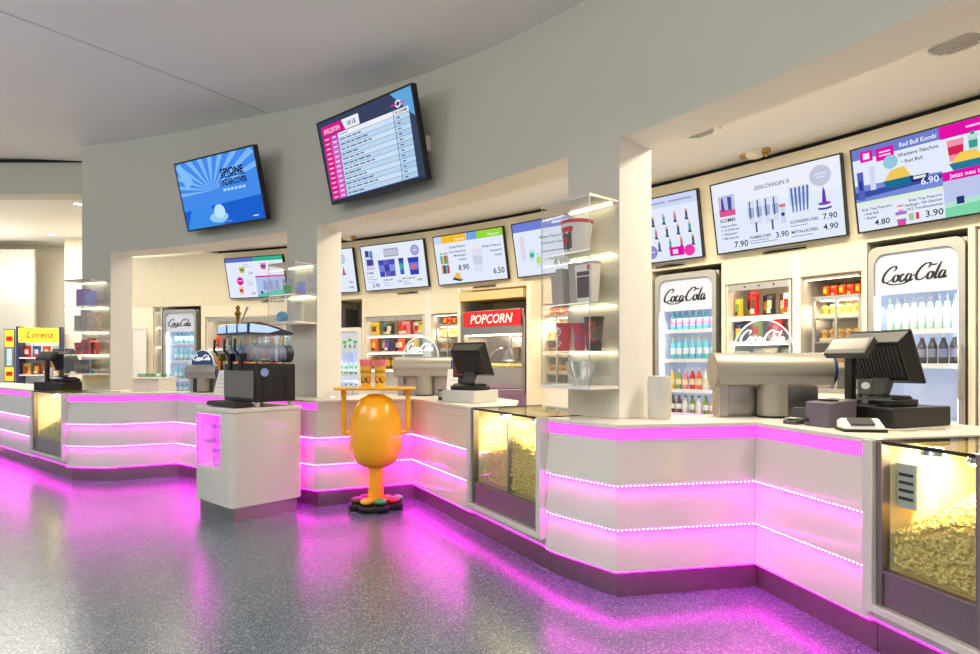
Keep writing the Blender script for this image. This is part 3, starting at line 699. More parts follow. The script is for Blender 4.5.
def cabinet(label, where, px0, px1, z0, z1, zs, n=5, off=2.28):
    l = on_arc(px0, off)[0]; r = on_arc(px1, off)[0]; w = math.hypot(r[0] - l[0], r[1] - l[1]); rz = math.atan2(r[1] - l[1], r[0] - l[0]); c = ((l[0] + r[0]) / 2, (l[1] + r[1]) / 2, 0)
    root = thing('warming_cabinet', label, 'warming cabinet', c, rz, 'warm glass nacho cabinets'); h = w / 2; D = .38
    mb = MB(); mb.box(-h, h, 0, D, 0, z0 - .001); mb.build('base_cupboard', M_WHITE, root)
    mb = MB(); t = .02
    for x in (-h, h - t):
        for y in (0, D - t): mb.box(x, x + t, y, y + t, z0, z1)
    mb.box(-t / 2, t / 2, 0, t, z0 + .04, z1 - .03); mb.box(-h, h, 0, D, z1 - .03, z1); mb.box(-h, h, 0, D, z0, z0 + .04); mb.build('frame', M_ALU, root)
    MB().box(-h + t, h - t, D - .018, D - .002, z0 + .04, z1 - .03).build('back_panel', M_WARMIN, root)
    MB().box(-h + t, h - t, .004, .008, z0 + .04, z1 - .03).build('glass_front', M_GLASS, root)
    MB().box(-h + .04, h - .04, .05, .1, z1 - .036, z1 - .031).build('light_strip', M_LEDWARM, root)
    for z in zs: 
        MB().box(-h + .003, h - .003, .02, D - .022, z - .012, z).build('shelf', M_ALU, root)
    for z, wh in zip(zs, ('upper', 'middle', 'lower', 'lowest')):
        for k in range(n):
            x = -h + .03 + (w - .06) * (k + .5) / n
            o_ = goods('portion', portion, [pm('cream'), M_NACHO], 'nacho_portion', f'yellow nacho portion, {ORD[k]} from left, {wh} shelf, {where}', 'snack', 'nacho portions in ' + where, shifted(c, rz, x, .09, z + .001), rz); o_.scale = ((w - .06) / n / .106,) * 2 + (1,)
    for k in range(n):
        x = -h + .03 + (w - .06) * (k + .5) / n
        bag(('orange', 'red', 'cream') if k % 2 else ('orange', 'yellow', 'red'), f'orange snack bag, {ORD[k]} from left, lying on {where}', 'orange bags on ' + where, shifted(c, rz, x, .12, z1 + .001), rz, (w - .06) / n * .94, .09, .07)
    l = bpy.data.lights.new('cabinet_light', 'AREA'); l.energy = 6; l.color = (1, .82, .5); l.size = .2
    lo = bpy.data.objects.new('cabinet_light', l); COL.objects.link(lo); lo.parent = root; lo.location = (0, .1, z1 - .045)
cabinet('warm lit glass nacho cabinet left of the nearest fridge', 'glass cabinet beside nearest fridge', 812, 861, 1.02, 1.79, (1.62, 1.43, 1.23), 5)
cabinet('warm lit glass nacho cabinet directly left of the popcorn machine', 'glass cabinet left of popcorn machine', 436, 459, 1.10, 1.76, (1.60, 1.42, 1.24), 4)
cabinet('warm lit glass nacho cabinet seen through the tall pillar vitrine', 'glass cabinet behind nearest vitrine', 540, 574, 1.0, 1.80, (1.52, 1.34, 1.14), 5)
for a_, b_, z_, lab in ((803, 859, 1.955, 'slim warm fill light added over the glass cabinet beside the nearest fridge'), (433, 457, 1.895, 'slim warm fill light added over the glass cabinet left of the popcorn machine'), (541, 572, 1.925, 'slim warm fill light added over the glass cabinet behind the nearest vitrine')):
    l = on_arc(a_, 2.32)[0]; r = on_arc(b_, 2.32)[0]; wl_ = math.hypot(r[0] - l[0], r[1] - l[1]); rz = math.atan2(r[1] - l[1], r[0] - l[0])
    root = thing('niche_fill', lab, 'lamp', ((l[0] + r[0]) / 2, (l[1] + r[1]) / 2, z_), rz, 'added niche lights'); MB().box(-wl_ / 2, wl_ / 2, 0, .05, -.02, 0).build('housing', M_WHITE, root); MB().box(-wl_ / 2 + .01, wl_ / 2 - .01, .008, .042, -.024, -.0205).build('light_strip', M_LEDWARM, root)  # glowing battens added to brighten the dark niches
# far bay niche with snacks, plain cupboards
c, rz, w = shelf_unit('far snack shelves behind the slush machine', 206, 286, (1.2, 1.5), 1.97)
for z, wh in ((1.5, 'upper'), (1.2, 'lower')):
    for k in range(8):
        q = (('orange', 'red', 'brown'), ('brown', 'gold', 'cream'), ('gold', 'orange', 'white'))[k % 3]
        bag(q, f'{nameof(q)} snack bag, {ORD[k]} from left, {wh} shelf behind slush machine', 'far snack bags', shifted(c, rz, -w / 2 + .06 + (w - .12) * (k + .5) / 8, .12, z + .001), rz, .14, .2, .07)
c, rz, w = shelf_unit('narrow empty shelves left of the far fridge', 153.5, 162.5, (1.1, 1.54, 1.85), 2.14)
c, rz, w = shelf_unit('narrow shelves with orange goods right of the nearest fridge', 975.5, 1040, (1.1, 1.35, 1.65, 1.95), 2.14)
for z, wh in ((1.35, 'second'), (1.65, 'third'), (1.95, 'top')):
    for k in range(2):
        tag(MB().box(-.055, .055, 0, .12, 0, .125).build('carton', pm('orange' if k == 0 else 'cream'), loc=shifted(c, rz, -w / 2 + .085 + .13 * k, .06, z + .001), rot=rz, bevel=.004), f'{"orange" if k == 0 else "cream"} carton on the {wh} shelf right of the nearest fridge', 'carton')
# white cupboard and board in the far bay
p, rz = fr_pt(145, 1.5)
tag(MB().box(-.24, .24, 0, .35, 0, 1.02).box(-.25, .25, -.02, .37, 1.02, 1.05).build('low_cupboard', M_WHITE, loc=p, rot=rz, bevel=.004), 'low white cupboard at the left of the far bay', 'cupboard')
tag(MB().box(-.13, .13, 0, .02, 0, .75).ring(-.14, .14, -.01, .76, -.12, .12, .01, .74, .01, -.006, 0).build('notice_board', M_WHITE, loc=fr_pt(139, 2.18, 1.06)[0], rot=rz), 'tall white board leaning above the low white cupboard', 'board')
tag(MB().box(-.2, .2, -.1, .1, 0, .05).build('glass_tray', clear('pale_green_plastic', (196, 226, 205), .1), loc=shifted(p, rz, .02, .15, 1.052), rot=rz), 'pale green glass tray on the low white cupboard', 'tray')

# ------------------------------------------------------------------ popcorn machine
l = on_arc(461, 2.05)[0]; r = on_arc(525, 2.05)[0]; w = math.hypot(r[0] - l[0], r[1] - l[1]); rz = math.atan2(r[1] - l[1], r[0] - l[0])
root = thing('popcorn_machine', 'steel popcorn machine with a red POPCORN sign in the middle bay', 'popcorn machine', ((l[0] + r[0]) / 2, (l[1] + r[1]) / 2, 0), rz)
h = w / 2; D = .48
mb = MB(); mb.box(-h, h, .02, D, 0, .9); mb.build('base_cabinet', M_STEEL, root, bevel=.004)
mb = MB(); mb.box(-h, -h + .05, 0, D, .9, 1.80); mb.box(h - .05, h, 0, D, .9, 1.80); mb.box(-h + .05, h - .05, D - .03, D, .9, 1.80); mb.box(-h + .05, h - .05, 0, .06, .9, .96); mb.build('frame', M_STEEL, root, bevel=.004)
mb = MB(); mb.box(-h + .02, h - .02, .0, D, 1.60, 1.88); mb.build('hood', M_STEEL, root, bevel=.004)
mb = MB(); mb.box(-h + .05, h - .05, -.02, -.001, 1.69, 1.87); sg = mb.build('sign', mat('popcorn_red', (214, 24, 30), .4, emit=(214, 24, 30), es=.35), root, bevel=.003)
mb = MB(); mb.text('POPCORN', 0, 1.725, .15, -.0215, 'c', .012, .22, .86); mb.build('lettering', mat('sign_white', (250, 246, 240), .4, emit=(255, 250, 240), es=.4), sg)
MB().box(-h + .05, h - .05, .01, .014, .96, 1.60).build('door_glass', M_GLASS, root)
mb = MB(); mb.lathe([(.11, 0), (.13, .02), (.13, .16), (.135, .17)], 24, (.06, .34, 1.28)); mb.tube([(.06, .3, 1.45), (.06, .3, 1.52), (.06, .3, 1.60)], .015); mb.build('kettle', M_CHROME, root)
mb = MB(); mb.tube([(-.02, .24, 1.44), (-.10, .22, 1.42), (-.16, .2, 1.36), (-.19, .18, 1.30)], .008); mb.build('kettle_handle', M_CHROME, root)
mb = MB(); mb.box(-h + .06, h - .06, .06, D - .04, .97, 1.2); mb.build('warming_deck', M_ALU, root)
l_ = bpy.data.lights.new('machine_light', 'AREA'); l_.energy = 7; l_.color = (1, .85, .55); l_.size = .3
lo = bpy.data.objects.new('machine_light', l_); COL.objects.link(lo); lo.parent = root; lo.location = (0, .2, 1.58)
popcorn('pale popcorn piled on the deck of the steel popcorn machine', 2 * h - .14, .15, 1.202, lambda x, y: 1.235, shifted(root.location, rz, 0, .068, 0), rz, .015, .026)
MB().box(-h + .08, h - .08, .1, .16, 1.585, 1.598).build('light_strip', M_LEDWARM, root)
mb = MB(); mb.box(-h + .005, h - .0, -.02, .40, 2.0, 2.10); tag(mb.build('extractor_canopy', mat('pale_wood', (226, 196, 140), .5), loc=shifted(root.location, rz, 0, -.03, 0), rot=rz, bevel=.003), 'pale wood canopy board above the popcorn machine', 'canopy')
fin(457.5, 460.3, 2.16, 0, 2.04); fin(526.5, 530.5, 2.16, 0, 2.0)

# ------------------------------------------------------------------ drink towers on the counter
M_TOWER = mat('warm_grey_metallic', (158, 152, 142), .36, .35, var=.02)
def tower(label, loc, rz, L=.70, blue=False):
    root = thing('drink_dispenser', label, 'drink dispenser', loc, rz, 'grey drink dispenser towers')
    mb = MB(); mb.cyl((-L / 2 + .015, 0, .285), (L / 2 - .015, 0, .285), .105, n=32); mb.box(-L / 2 + .02, L / 2 - .02, -.098, .098, .2, .26); mb.build('tap_housing', M_TOWER, root)
    for s in (-1, 1):
        mb = MB(); mb.cyl((s * (L / 2 - .015), 0, .285), (s * L / 2, 0, .285), .107, n=32); mb.build('end_cap', M_TOWER if s < 0 else mat('blue_end_cap', (36, 54, 110), .3), root)
    mb = MB(); mb.cyl((-.0, -.03, 0), (-.0, -.03, .2), .085, .085, 28); mb.build('column', M_TOWER, root)
    mb = MB(); mb.cyl((-.0, -.03, 0), (-.0, -.03, .012), .09, .09, 28); mb.build('column_foot', M_BLACK, root)
    mb = MB(); mb.box(-L / 2 + .03, L / 2 - .05, .03, .07, 0, .2); mb.box(-L / 2 + .03, -L / 2 + .09, -.04, .03, 0, .2); mb.build('back_plate', M_STEEL, root, bevel=.004)
    # arched edge lit sign
    A = [(x, z) for x, z in [(-.04 + .18 * math.cos(t), .39 + .20 * math.sin(t)) for t in [PI * i / 24 for i in range(25)]]]
    sg = MB().prism_y(A, -.003, .003).build('sign', mat('blue_sign', (50, 80, 130), .3) if blue else clear('edge_lit_plastic', (240, 246, 250), .16), root); sg.location = (.0, 0, 0)
    mb = MB(); mb.tube([(x, 0, z) for x, z in A], .005); mb.build('sign_rim', mat('lit_rim', (240, 244, 250), .3, emit=(236, 242, 255), es=.5), sg)
    mb = MB(); script_logo(mb, -.185, .452, .28, -.0045, 1.5); mb.build('lettering', mat('lit_lettering', (250, 250, 250), .3, emit=(255, 255, 255), es=.6), sg)
    return root
tower('grey drink dispenser tower nearest the viewer, left of the nearest register', (1.71, 3.72, .9325), math.radians(-3))
tower('grey drink dispenser tower behind the yellow tray stand', (-.66, 6.17, .9325), math.radians(-6), .60)
tower('grey drink dispenser tower far off, left of the slush machine', local(3, .2, .19, .9325), math.radians(-12), .5, True).scale = (.8, .8, .8)

# ------------------------------------------------------------------ registers
def register(label, loc, rz, drawer=(.5, .43), base_x=0, pole=True, white=False, mon_tilt=24):
    """till drawer with screen on a sloping stand; local -y faces the customer"""
    root = thing('cash_register', label, 'cash register', loc, rz, 'cash registers on the counter')
    dw, dd = drawer; M = M_GREYL if white else M_BLACK
    mb = MB(); mb.box(-dw / 2, dw / 2, -dd / 2, dd / 2, .0, .1); mb.build('till_drawer', M, root, bevel=.006)
    mb = MB(); mb.rbox(-.15, .15, -.12, .12, .101, .135, .06); mb.prism_x([(-.10, .135), (.09, .135), (.06, .155), (-.07, .155)], -.12, .12); mb.build('stand_foot', M_BLACK, root, bevel=.006)
    mb = MB(); mb.prism_x([(-.06, .155), (.0, .155), (.075, .30), (.03, .32)], -.05, .05); mb.build('stand_arm', M_DARK, root, bevel=.005)
    T = Matrix.Translation((0, .04, .36)) @ Matrix.Rotation(math.radians(mon_tilt), 4, 'X')
    mb = MB(); mb.T = T; mb.hexa([(-.165, 0, -.15), (.165, 0, -.15), (.148, -.085, -.10), (-.148, -.085, -.10)], [(-.165, 0, .15), (.165, 0, .15), (.148, -.085, .12), (-.148, -.085, .12)]); mb.box(-.1655, .17, -.005, .012, -.155, .155)
    m_ = mb.build('monitor', M_BLACK, root, bevel=.006)
    mb = MB(); mb.T = T; mb.box(-.155, .155, .0121, .014, -.135, .135); mb.build('screen', mat('dim_screen', (40, 52, 70), .12, emit=(120, 150, 190), es=.3), m_)
    mb = MB(); mb.T = T
    for k in range(14): mb.box(-.138 + k * .02, -.127 + k * .02, -.092, -.083, -.08, .10)
    mb.build('vent_ribs', M_DARK, m_)
    if pole:
        mb = MB(); mb.box(-.06, -.02, -.21, -.17, .1, .38); pl = mb.build('display_pole', M_BLACK, root, bevel=.004)
        mb = MB(); mb.T = Matrix.Translation((-.04, -.195, .41)) @ Matrix.Rotation(math.radians(-40), 4, 'X'); mb.box(-.12, .12, -.02, .02, -.06, .06); d = mb.build('customer_display', M_DARK, root, bevel=.006)
        mb = MB(); mb.T = Matrix.Translation((-.04, -.195, .41)) @ Matrix.Rotation(math.radians(-40), 4, 'X'); mb.box(-.105, .105, -.0215, -.0205, -.03, .045); mb.build('display_screen', mat('taupe_screen', (104, 96, 88), .2), d)
    return root
TW = .9325
# nearest register: seen from the customer's left, screen towards the staff
q = local(8, .26, .58, TW)
register('black cash register nearest the viewer with a ribbed monitor back and pole display', q, rz_of(8) + math.radians(10), (.44, .46), mon_tilt=24)
# receipt printer
root = thing('receipt_printer', 'grey receipt printer with a purplish front beside the nearest register', 'printer', local(8, .315, .20, TW), rz_of(8) + math.radians(8))
mb = MB(); mb.hexa([(-.075, -.10, 0), (.075, -.10, 0), (.075, .1, 0), (-.075, .1, 0)], [(-.075, -.085, .125), (.075, -.085, .125), (.075, .1, .14), (-.075, .1, .14)]); mb.build('body', mat('printer_grey', (92, 84, 96), .4), root, bevel=.006)
MB().box(-.05, .05, -.03, .0, .132, .138).build('paper_slot', M_GAP, root); MB().box(-.065, -.045, -.102, -.098, .02, .04).build('feed_button', M_BLACK, root)
root = thing('card_reader', 'white and black card reader on the counter edge before the nearest register', 'card reader', local(8, .55, .16, TW), rz_of(8) + math.radians(65))
mb = MB(); mb.prism_x([(-.06, 0), (.06, 0), (.06, .05), (.02, .06), (-.055, .025)], -.09, .09); mb.build('body', M_WHITE, root, bevel=.012)
mb = MB(); mb.box(-.096, .096, -.065, .065, 0.0, .014); mb.build('base', M_BLACK, root, bevel=.006)
mb = MB(); mb.T = Matrix.Translation((0, -.02, .046)) @ Matrix.Rotation(math.radians(24), 4, 'X'); mb.box(-.06, .045, -.032, .03, -.004, .006); mb.build('screen', M_DARK, root)
root = thing('barcode_scanner', 'small grey barcode scanner propped up beside the nearest monitor stand', 'scanner', local(8, .35, .385, TW + .1005), rz_of(8) + math.radians(40))
mb = MB(); mb.T = Matrix.Rotation(math.radians(-25), 4, 'X'); mb.rbox(-.035, .035, -.02, .02, .06, .15, .015); mb.box(-.016, .016, -.012, .012, 0.008, .065); mb.build('body', M_DARK, root, bevel=.005)
mb = MB(); mb.T = Matrix.Rotation(math.radians(-25), 4, 'X'); mb.disc(0, .11, .02, .02, -.0205); mb.build('button', M_ALU, root)
mb = MB(); mb.rbox(-.05, .05, -.035, .035, 0, .008, .02); mb.build('foot', M_DARK, root)
root = thing('change_dish', 'grey cradle left of the purplish receipt printer', 'cradle', local(8, .18, .10, TW), rz_of(8) + math.radians(12))
mb = MB(); mb.prism_x([(-.05, 0), (.05, 0), (.05, .085), (.035, .09), (.02, .03), (-.045, .02)], -.04, .04); mb.build('body', M_DARK, root, bevel=.006); MB().box(-.03, .03, -.04, .01, .0305, .034).build('pad', M_GREYL, root)
mb = MB(); pts = [(0, 0, .006), (.07, -.03, .006), (.14, 0, .006), (.2, .05, .006), (.3, .03, .006)]; mb.tube([(p.x, p.y, .006) for p in spline([(x, y) for x, y, _ in pts])], .004, 6)
tag(mb.build('cable', M_GREY, loc=local(8, .585, .27, TW), rot=rz_of(8) + math.radians(75)), 'thin grey cable lying beside the white and black card reader', 'cable')
# register of the middle bay
q = local(5, .72, .22, TW)
register('black cash register on a white till drawer near the two-bin warmer', q, rz_of(5) + math.radians(26), (.34, .34), mon_tilt=26, pole=False, white=True)
root = thing('card_terminal', 'small dark card terminal left of the white till drawer', 'card terminal', local(5, .42, .12, TW), rz_of(5) + math.radians(40))
mb = MB(); mb.prism_x([(-.05, 0), (.05, 0), (.05, .06), (-.05, .1)], -.045, .045); mb.build('body', M_DARK, root, bevel=.006); mb = MB(); mb.rect(-.035, .035, .03, .08, -.0505); mb.build('screen', M_GREY, root)
root = thing('small_display', 'small black pole display left of the middle register', 'display', local(5, .42, .30, TW), rz_of(5) + math.radians(45))
mb = MB(); mb.prism_x([(-.06, 0), (.08, 0), (.02, .26), (-.03, .26)], -.04, .04); mb.build('pole', M_BLACK, root, bevel=.006)
mb = MB(); mb.box(-.08, .08, -.06, -.03, .2, .34); d = mb.build('housing', M_BLACK, root, bevel=.006); mb = MB(); mb.rect(-.065, .065, .215, .325, -.0665); mb.build('screen', mat('dark_red_screen', (70, 30, 40), .15, emit=(160, 60, 60), es=.25), d)
# far register
q = local(0, wl[0] + .05, .26, TW)
register('black cash register at the far end above the small far warmer', q, rz_of(0) + math.radians(22), (.44, .44), mon_tilt=26, pole=True)
def menu_board(label, loc, rz, wd, hh):
    root = thing('menu_holder', label, 'menu board', loc, rz)
    mb = MB(); mb.prism_x([(-.02, 0), (-.008, 0), (.075, hh), (.063, hh)], -wd / 2, wd / 2); mb.prism_x([(.06, 0), (.072, 0), (.078, hh * .98), (.07, hh * .98)], -wd / 4, wd / 4); mb.build('board', M_WHITE, root)
    mb = MB()
    for k in range(4):
        z = hh * (.25 + k * .18); y = -.0205 + .083 * z / hh; mb.add([(-wd * .38, y, z), (wd * .38, y, z), (wd * .38, y + .0008, z + .004), (-wd * .38, y + .0008, z + .004)], [(0, 1, 2, 3)])
    mb.build('print', M_GREY, root)
menu_board('white leaning menu board right of the middle drink tower', local(5, .2, .34, TW), math.radians(-10), .21, .27)
menu_board('white leaning board between the far drink tower and slush machine', local(3, .68, .12, TW), math.radians(-20), .2, .25)
menu_board('white leaning board beside the far register', local(0, wl[0] - .35, .16, TW), math.radians(-40), .25, .27)
mb = MB(); mb.lathe([(.062, 0), (.068, .02), (.07, .22), (.064, .25), (.05, .252)], 24); tag(mb.build('white_canister', M_GREYL, loc=(1.0, 3.6, TW)), 'plain white canister standing right against the tall pillar', 'canister')
# ------------------------------------------------------------------ screens
class Draw:
    def __init__(s, w, h): s.w, s.h = w, h; s.g = MB(); s.t = MB(); s.gm = []; s.tm = []; s.y = -.0185
    def _m(s, L, mb, rgb, k):
        m = emis('screen_%d_%d_%d' % rgb + ('' if k == 1 else '_%d' % int(k * 100)), rgb, k)
        if m not in L: L.append(m)
        mb.m = L.index(m); s.y -= .00012
    def X(s, u): return (u - .5) * s.w
    def R(s, u0, u1, v0, v1, rgb, k=1): s._m(s.gm, s.g, rgb, k); s.g.rect(s.X(u0), s.X(u1), v0 * s.h, v1 * s.h, s.y)
    def P(s, pts, rgb, k=1): s._m(s.gm, s.g, rgb, k); s.g.poly([(s.X(u), v * s.h) for u, v in pts], s.y)
    def O(s, u, v, r, rgb, ry=None, k=1): s._m(s.gm, s.g, rgb, k); s.g.disc(s.X(u), v * s.h, r * s.w, (ry or r) * s.w, s.y)
    def T(s, st, u, v, sz, rgb=(60, 70, 90), al='l', bold=0, sh=0, sx=1): s._m(s.tm, s.t, tuple(int(q * .62) for q in rgb) if sum(rgb) < 320 else rgb, 1); s.t.text(st, s.X(u), v * s.h, sz * s.h * (1.25 if st[0].isdigit() and '.' in st else 1.1 if sz < .1 else 1), s.y, al, max(bold, .012), sh, sx)
    def cup(s, u, v, w, h, rgb, rgb2): s.P([(u - w * .38, v), (u + w * .38, v), (u + w / 2, v + h), (u - w / 2, v + h)], rgb); s.P([(u - w * .42, v + h * .3), (u + w * .42, v + h * .3), (u + w * .46, v + h * .7), (u - w * .46, v + h * .7)], rgb2)
    def lines(s, u, v, n, w, dv=.05, rgb=(150, 160, 185)):
        for k in range(n): s.R(u, u + w * (.7 + .3 * ((k * 7) % 4) / 3), v - k * dv, v - k * dv + .012, rgb)
def screen(name, label, cat, group, p, rz, w, h, tilt, draw, bz=.012, deep=.02, back=False):
    root = thing(name, label, cat, p, 0, group); root.rotation_euler = (math.radians(tilt), 0, rz)
    mb = MB(); mb.box(-w / 2 - bz, w / 2 + bz, -.015, deep, -bz, h + bz)
    mb.box(-w / 2 - bz, w / 2 + bz, -.022, -.015, -bz, 0); mb.box(-w / 2 - bz, w / 2 + bz, -.022, -.015, h, h + bz); mb.box(-w / 2 - bz, -w / 2, -.022, -.015, 0, h); mb.box(w / 2, w / 2 + bz, -.022, -.015, 0, h)
    mb.build('housing', M_BLACK, root)
    d = Draw(w, h); draw(d)
    sc = d.g.build('display_panel', d.gm, root, smooth=False)
    if d.t.v: d.t.build('lettering', d.tm, sc, smooth=False)
    return root
GR = (70, 78, 98); WS = (228, 236, 252); MG = (226, 20, 168); LIL = (150, 140, 205)
def m_snow(d):
    d.R(0, 1, 0, 1, WS); d.R(.0, 1, .62, 1, (236, 240, 252))
    d.R(.05, .19, .52, .82, (190, 195, 225)); d.P([(.05, .52), (.19, .52), (.19, .60), (.05, .63)], (222, 90, 150)); d.P([(.07, .60), (.10, .60), (.09, .80), (.075, .78)], (96, 60, 160)); d.P([(.13, .61), (.16, .6), (.165, .78), (.13, .8)], (70, 80, 150))
    d.T('KOMBI', .05, .435, .07, (50, 60, 80), bold=.01); d.T('Popcorn-Box', .05, .365, .042, GR); d.T('+1,0l Softdrink', .05, .305, .042, GR); d.T('+ Filmbecher', .05, .245, .042, GR); d.T('+ M3 Spender', .05, .185, .042, GR); d.T('7.90', .15, .05, .10, GR, bold=.01)
    d.T('EISKÖNIGIN II', .50, .80, .07, (110, 115, 140), 'c', 0, .1)
    d.O(.86, .80, .075, (196, 200, 222)); d.R(.82, .90, .82, .835, WS); d.R(.83, .89, .775, .79, WS)
    for u in (.32, .385, .45, .515): d.cup(u, .33, .055, .34, (214, 222, 240), (165, 180, 215)); d.R(u - .012, u - .002, .42, .66, (60, 80, 140))
    d.R(.345, .36, .22, .36, (100, 80, 165)); d.R(.475, .49, .22, .36, (100, 80, 165)); d.R(.55, .59, .28, .5, (206, 214, 232)); d.O(.57, .40, .014, (40, 60, 130)); d.R(.545, .595, .5, .54, (230, 120, 130))
    d.cup(.70, .38, .16, .36, (224, 230, 244), (198, 208, 232)); 
    for k in range(5): d.P([(.645 + k * .026, .40), (.655 + k * .026, .40), (.655 + k * .03, .72), (.638 + k * .03, .72)], (84, 116, 190))
    for k in range(5): d.O(.65 + .025 * k, .76 + .03 * (k % 2), .018, (240, 240, 236))
    d.O(.875, .38, .05, (70, 70, 140), .012); d.O(.875, .405, .046, WS, .012); d.O(.875, .44, .045, (130, 70, 190), .012); d.P([(.86, .46), (.89, .46), (.885, .6), (.875, .66), (.865, .58)], (110, 60, 180))
    d.T('FILMBECHER', .29, .135, .05, GR); d.lines(.29, .10, 2, .22, .035); d.T('3.90', .60, .10, .085, GR, 'r', .01)
    d.T('SCHNEEKUGEL', .62, .25, .05, GR); d.T('7.90', .955, .235, .085, GR, 'r', .01); d.lines(.62, .21, 1, .18)
    d.T('METALLKÜBEL', .62, .115, .05, GR); d.T('4.90', .955, .10, .085, GR, 'r', .01); d.lines(.62, .07, 1, .22)
def m_right(d):
    d.R(0, 1, 0, 1, WS); d.R(0, .52, .87, 1, (110, 126, 205)); d.T('Red Bull Kombi', .505, .90, .068, (246, 248, 255), 'r', .012, .1, .8)
    d.R(.05, .13, .83, .96, MG); d.R(.07, .11, .86, .93, (250, 235, 250)); d.R(.15, .26, .80, .95, MG); d.R(.17, .24, .89, .905, (255, 240, 250)); d.R(.17, .24, .85, .865, (255, 240, 250))
    d.T('Weitere Nachos', .51, .79, .055, GR, 'r'); d.T('• Red Bull', .42, .71, .05, GR, 'r')
    d.P([(.0, .36), (.52, .36), (.52, .52), (.0, .56)], (120, 140, 215)); d.P([(.0, .40), (.52, .45), (.52, .50), (.0, .48)], (60, 80, 165)); d.R(.02, .06, .38, .72, (90, 100, 190)); d.R(.10, .135, .48, .76, (210, 218, 240)); d.R(.03, .05, .5, .62, (40, 60, 150))
    d.P([(.20, .46), (.34, .46), (.36, .55), (.18, .55)], (30, 110, 150)); d.P([(.19, .55), (.35, .55), (.31, .68), (.23, .66)], (240, 200, 90)); d.P([(.35, .47), (.43, .47), (.45, .54), (.34, .54)], (40, 50, 90)); d.P([(.36, .5), (.43, .5), (.43, .53), (.36, .53)], (236, 236, 240))
    d.O(.235, .76, .045, (150, 200, 225)); d.T('6.90', .50, .42, .085, (250, 250, 255), 'r', .01)
    d.R(0, .52, .31, .36, (222, 240, 214)); d.T('Kids Tray Popcorn', .03, .245, .04, GR); d.T('• Red Bull', .04, .19, .038, GR); d.T('• Slushie', .04, .14, .038, GR); d.T('4.80', .2, .05, .08, GR, 'r', .01)
    d.T('Kids Tray Popcorn', .51, .255, .04, GR, 'r'); d.T('• Hallinger 100 Getränk', .51, .205, .038, GR, 'r'); d.T('• FFZ Trendmaskotten', .51, .155, .038, GR, 'r'); d.T('3.90', .51, .045, .085, GR, 'r', .01)
    d.cup(.27, .04, .07, .12, (150, 120, 200), (236, 236, 240)); d.R(.245, .295, .0, .06, (220, 80, 160)); d.cup(.27, .16, .04, .08, (230, 150, 170), (250, 230, 235)); d.R(.315, .345, .04, .12, (160, 200, 150)); d.R(.355, .375, .04, .12, (232, 60, 90))
    d.R(.52, 1, .86, 1, MG); d.R(.66, .9, .92, .94, (255, 200, 240))
    d.cup(.60, .60, .09, .23, (240, 150, 170), (214, 40, 90)); d.cup(.69, .64, .05, .2, (190, 220, 215), (60, 160, 140)); d.R(.68, .70, .84, .87, (40, 150, 110)); d.P([(.58, .5), (.72, .5), (.75, .58), (.56, .58)], (40, 120, 160)); d.P([(.57, .58), (.74, .58), (.70, .68), (.62, .68)], (246, 206, 90)); d.P([(.75, .52), (.85, .52), (.87, .58), (.74, .58)], (40, 50, 80))
    d.O(.86, .76, .10, (226, 20, 150), .07); d.R(.80, .92, .78, .80, (255, 225, 250)); d.R(.82, .90, .74, .76, (255, 225, 250)); d.T('6.70', .93, .63, .075, (220, 140, 40), 'c', .01)
    d.R(.52, 1, .40, .5, MG); d.T('Jetzt neu im', .56, .425, .06, (255, 235, 250), 'l', .015); d.R(.52, 1, 0, .40, (190, 200, 236)); d.P([(.52, 0), (1, 0), (1, .18), (.52, .10)], (130, 215, 170)); d.P([(.52, .10), (1, .18), (1, .25), (.52, .16)], (180, 226, 214)); d.O(.80, .19, .06, (150, 215, 190), .03); d.R(.585, .625, .13, .21, (40, 56, 110)); d.lines(.72, .30, 2, .2, .04, (240, 214, 230))
def m_half(d):
    d.R(0, 1, 0, 1, WS); d.R(0, 1, .84, 1, (205, 216, 246)); d.R(.5, .7, .90, .93, (160, 168, 210)); d.R(.73, .95, .90, .93, (160, 168, 210))
    for i in range(4):
        for j in range(3):
            u = .56 + .11 * i + .02 * j; v = .60 - .2 * j + .01 * i; c = [(70, 80, 140), (60, 160, 160), (190, 110, 150), (90, 90, 110)][(i + j * 2) % 4]
            d.R(u - .01, u + .012, v, v + .09, c); d.O(u, v + .11, .012, (220, 180, 150)); d.P([(u - .02, v - .03), (u + .02, v - .05), (u + .01, v), (u - .01, v)], GR)
    d.R(.2, .3, .3, .6, (170, 140, 200)); d.O(.52, .16, .06, LIL); d.R(.49, .55, .155, .17, WS); d.R(.70, .84, .06, .2, MG); d.R(.73, .78, .09, .16, (250, 220, 245)); d.O(.89, .12, .05, (240, 60, 170)); d.T('5.90', .12, .1, .09, GR, 'l', .01)
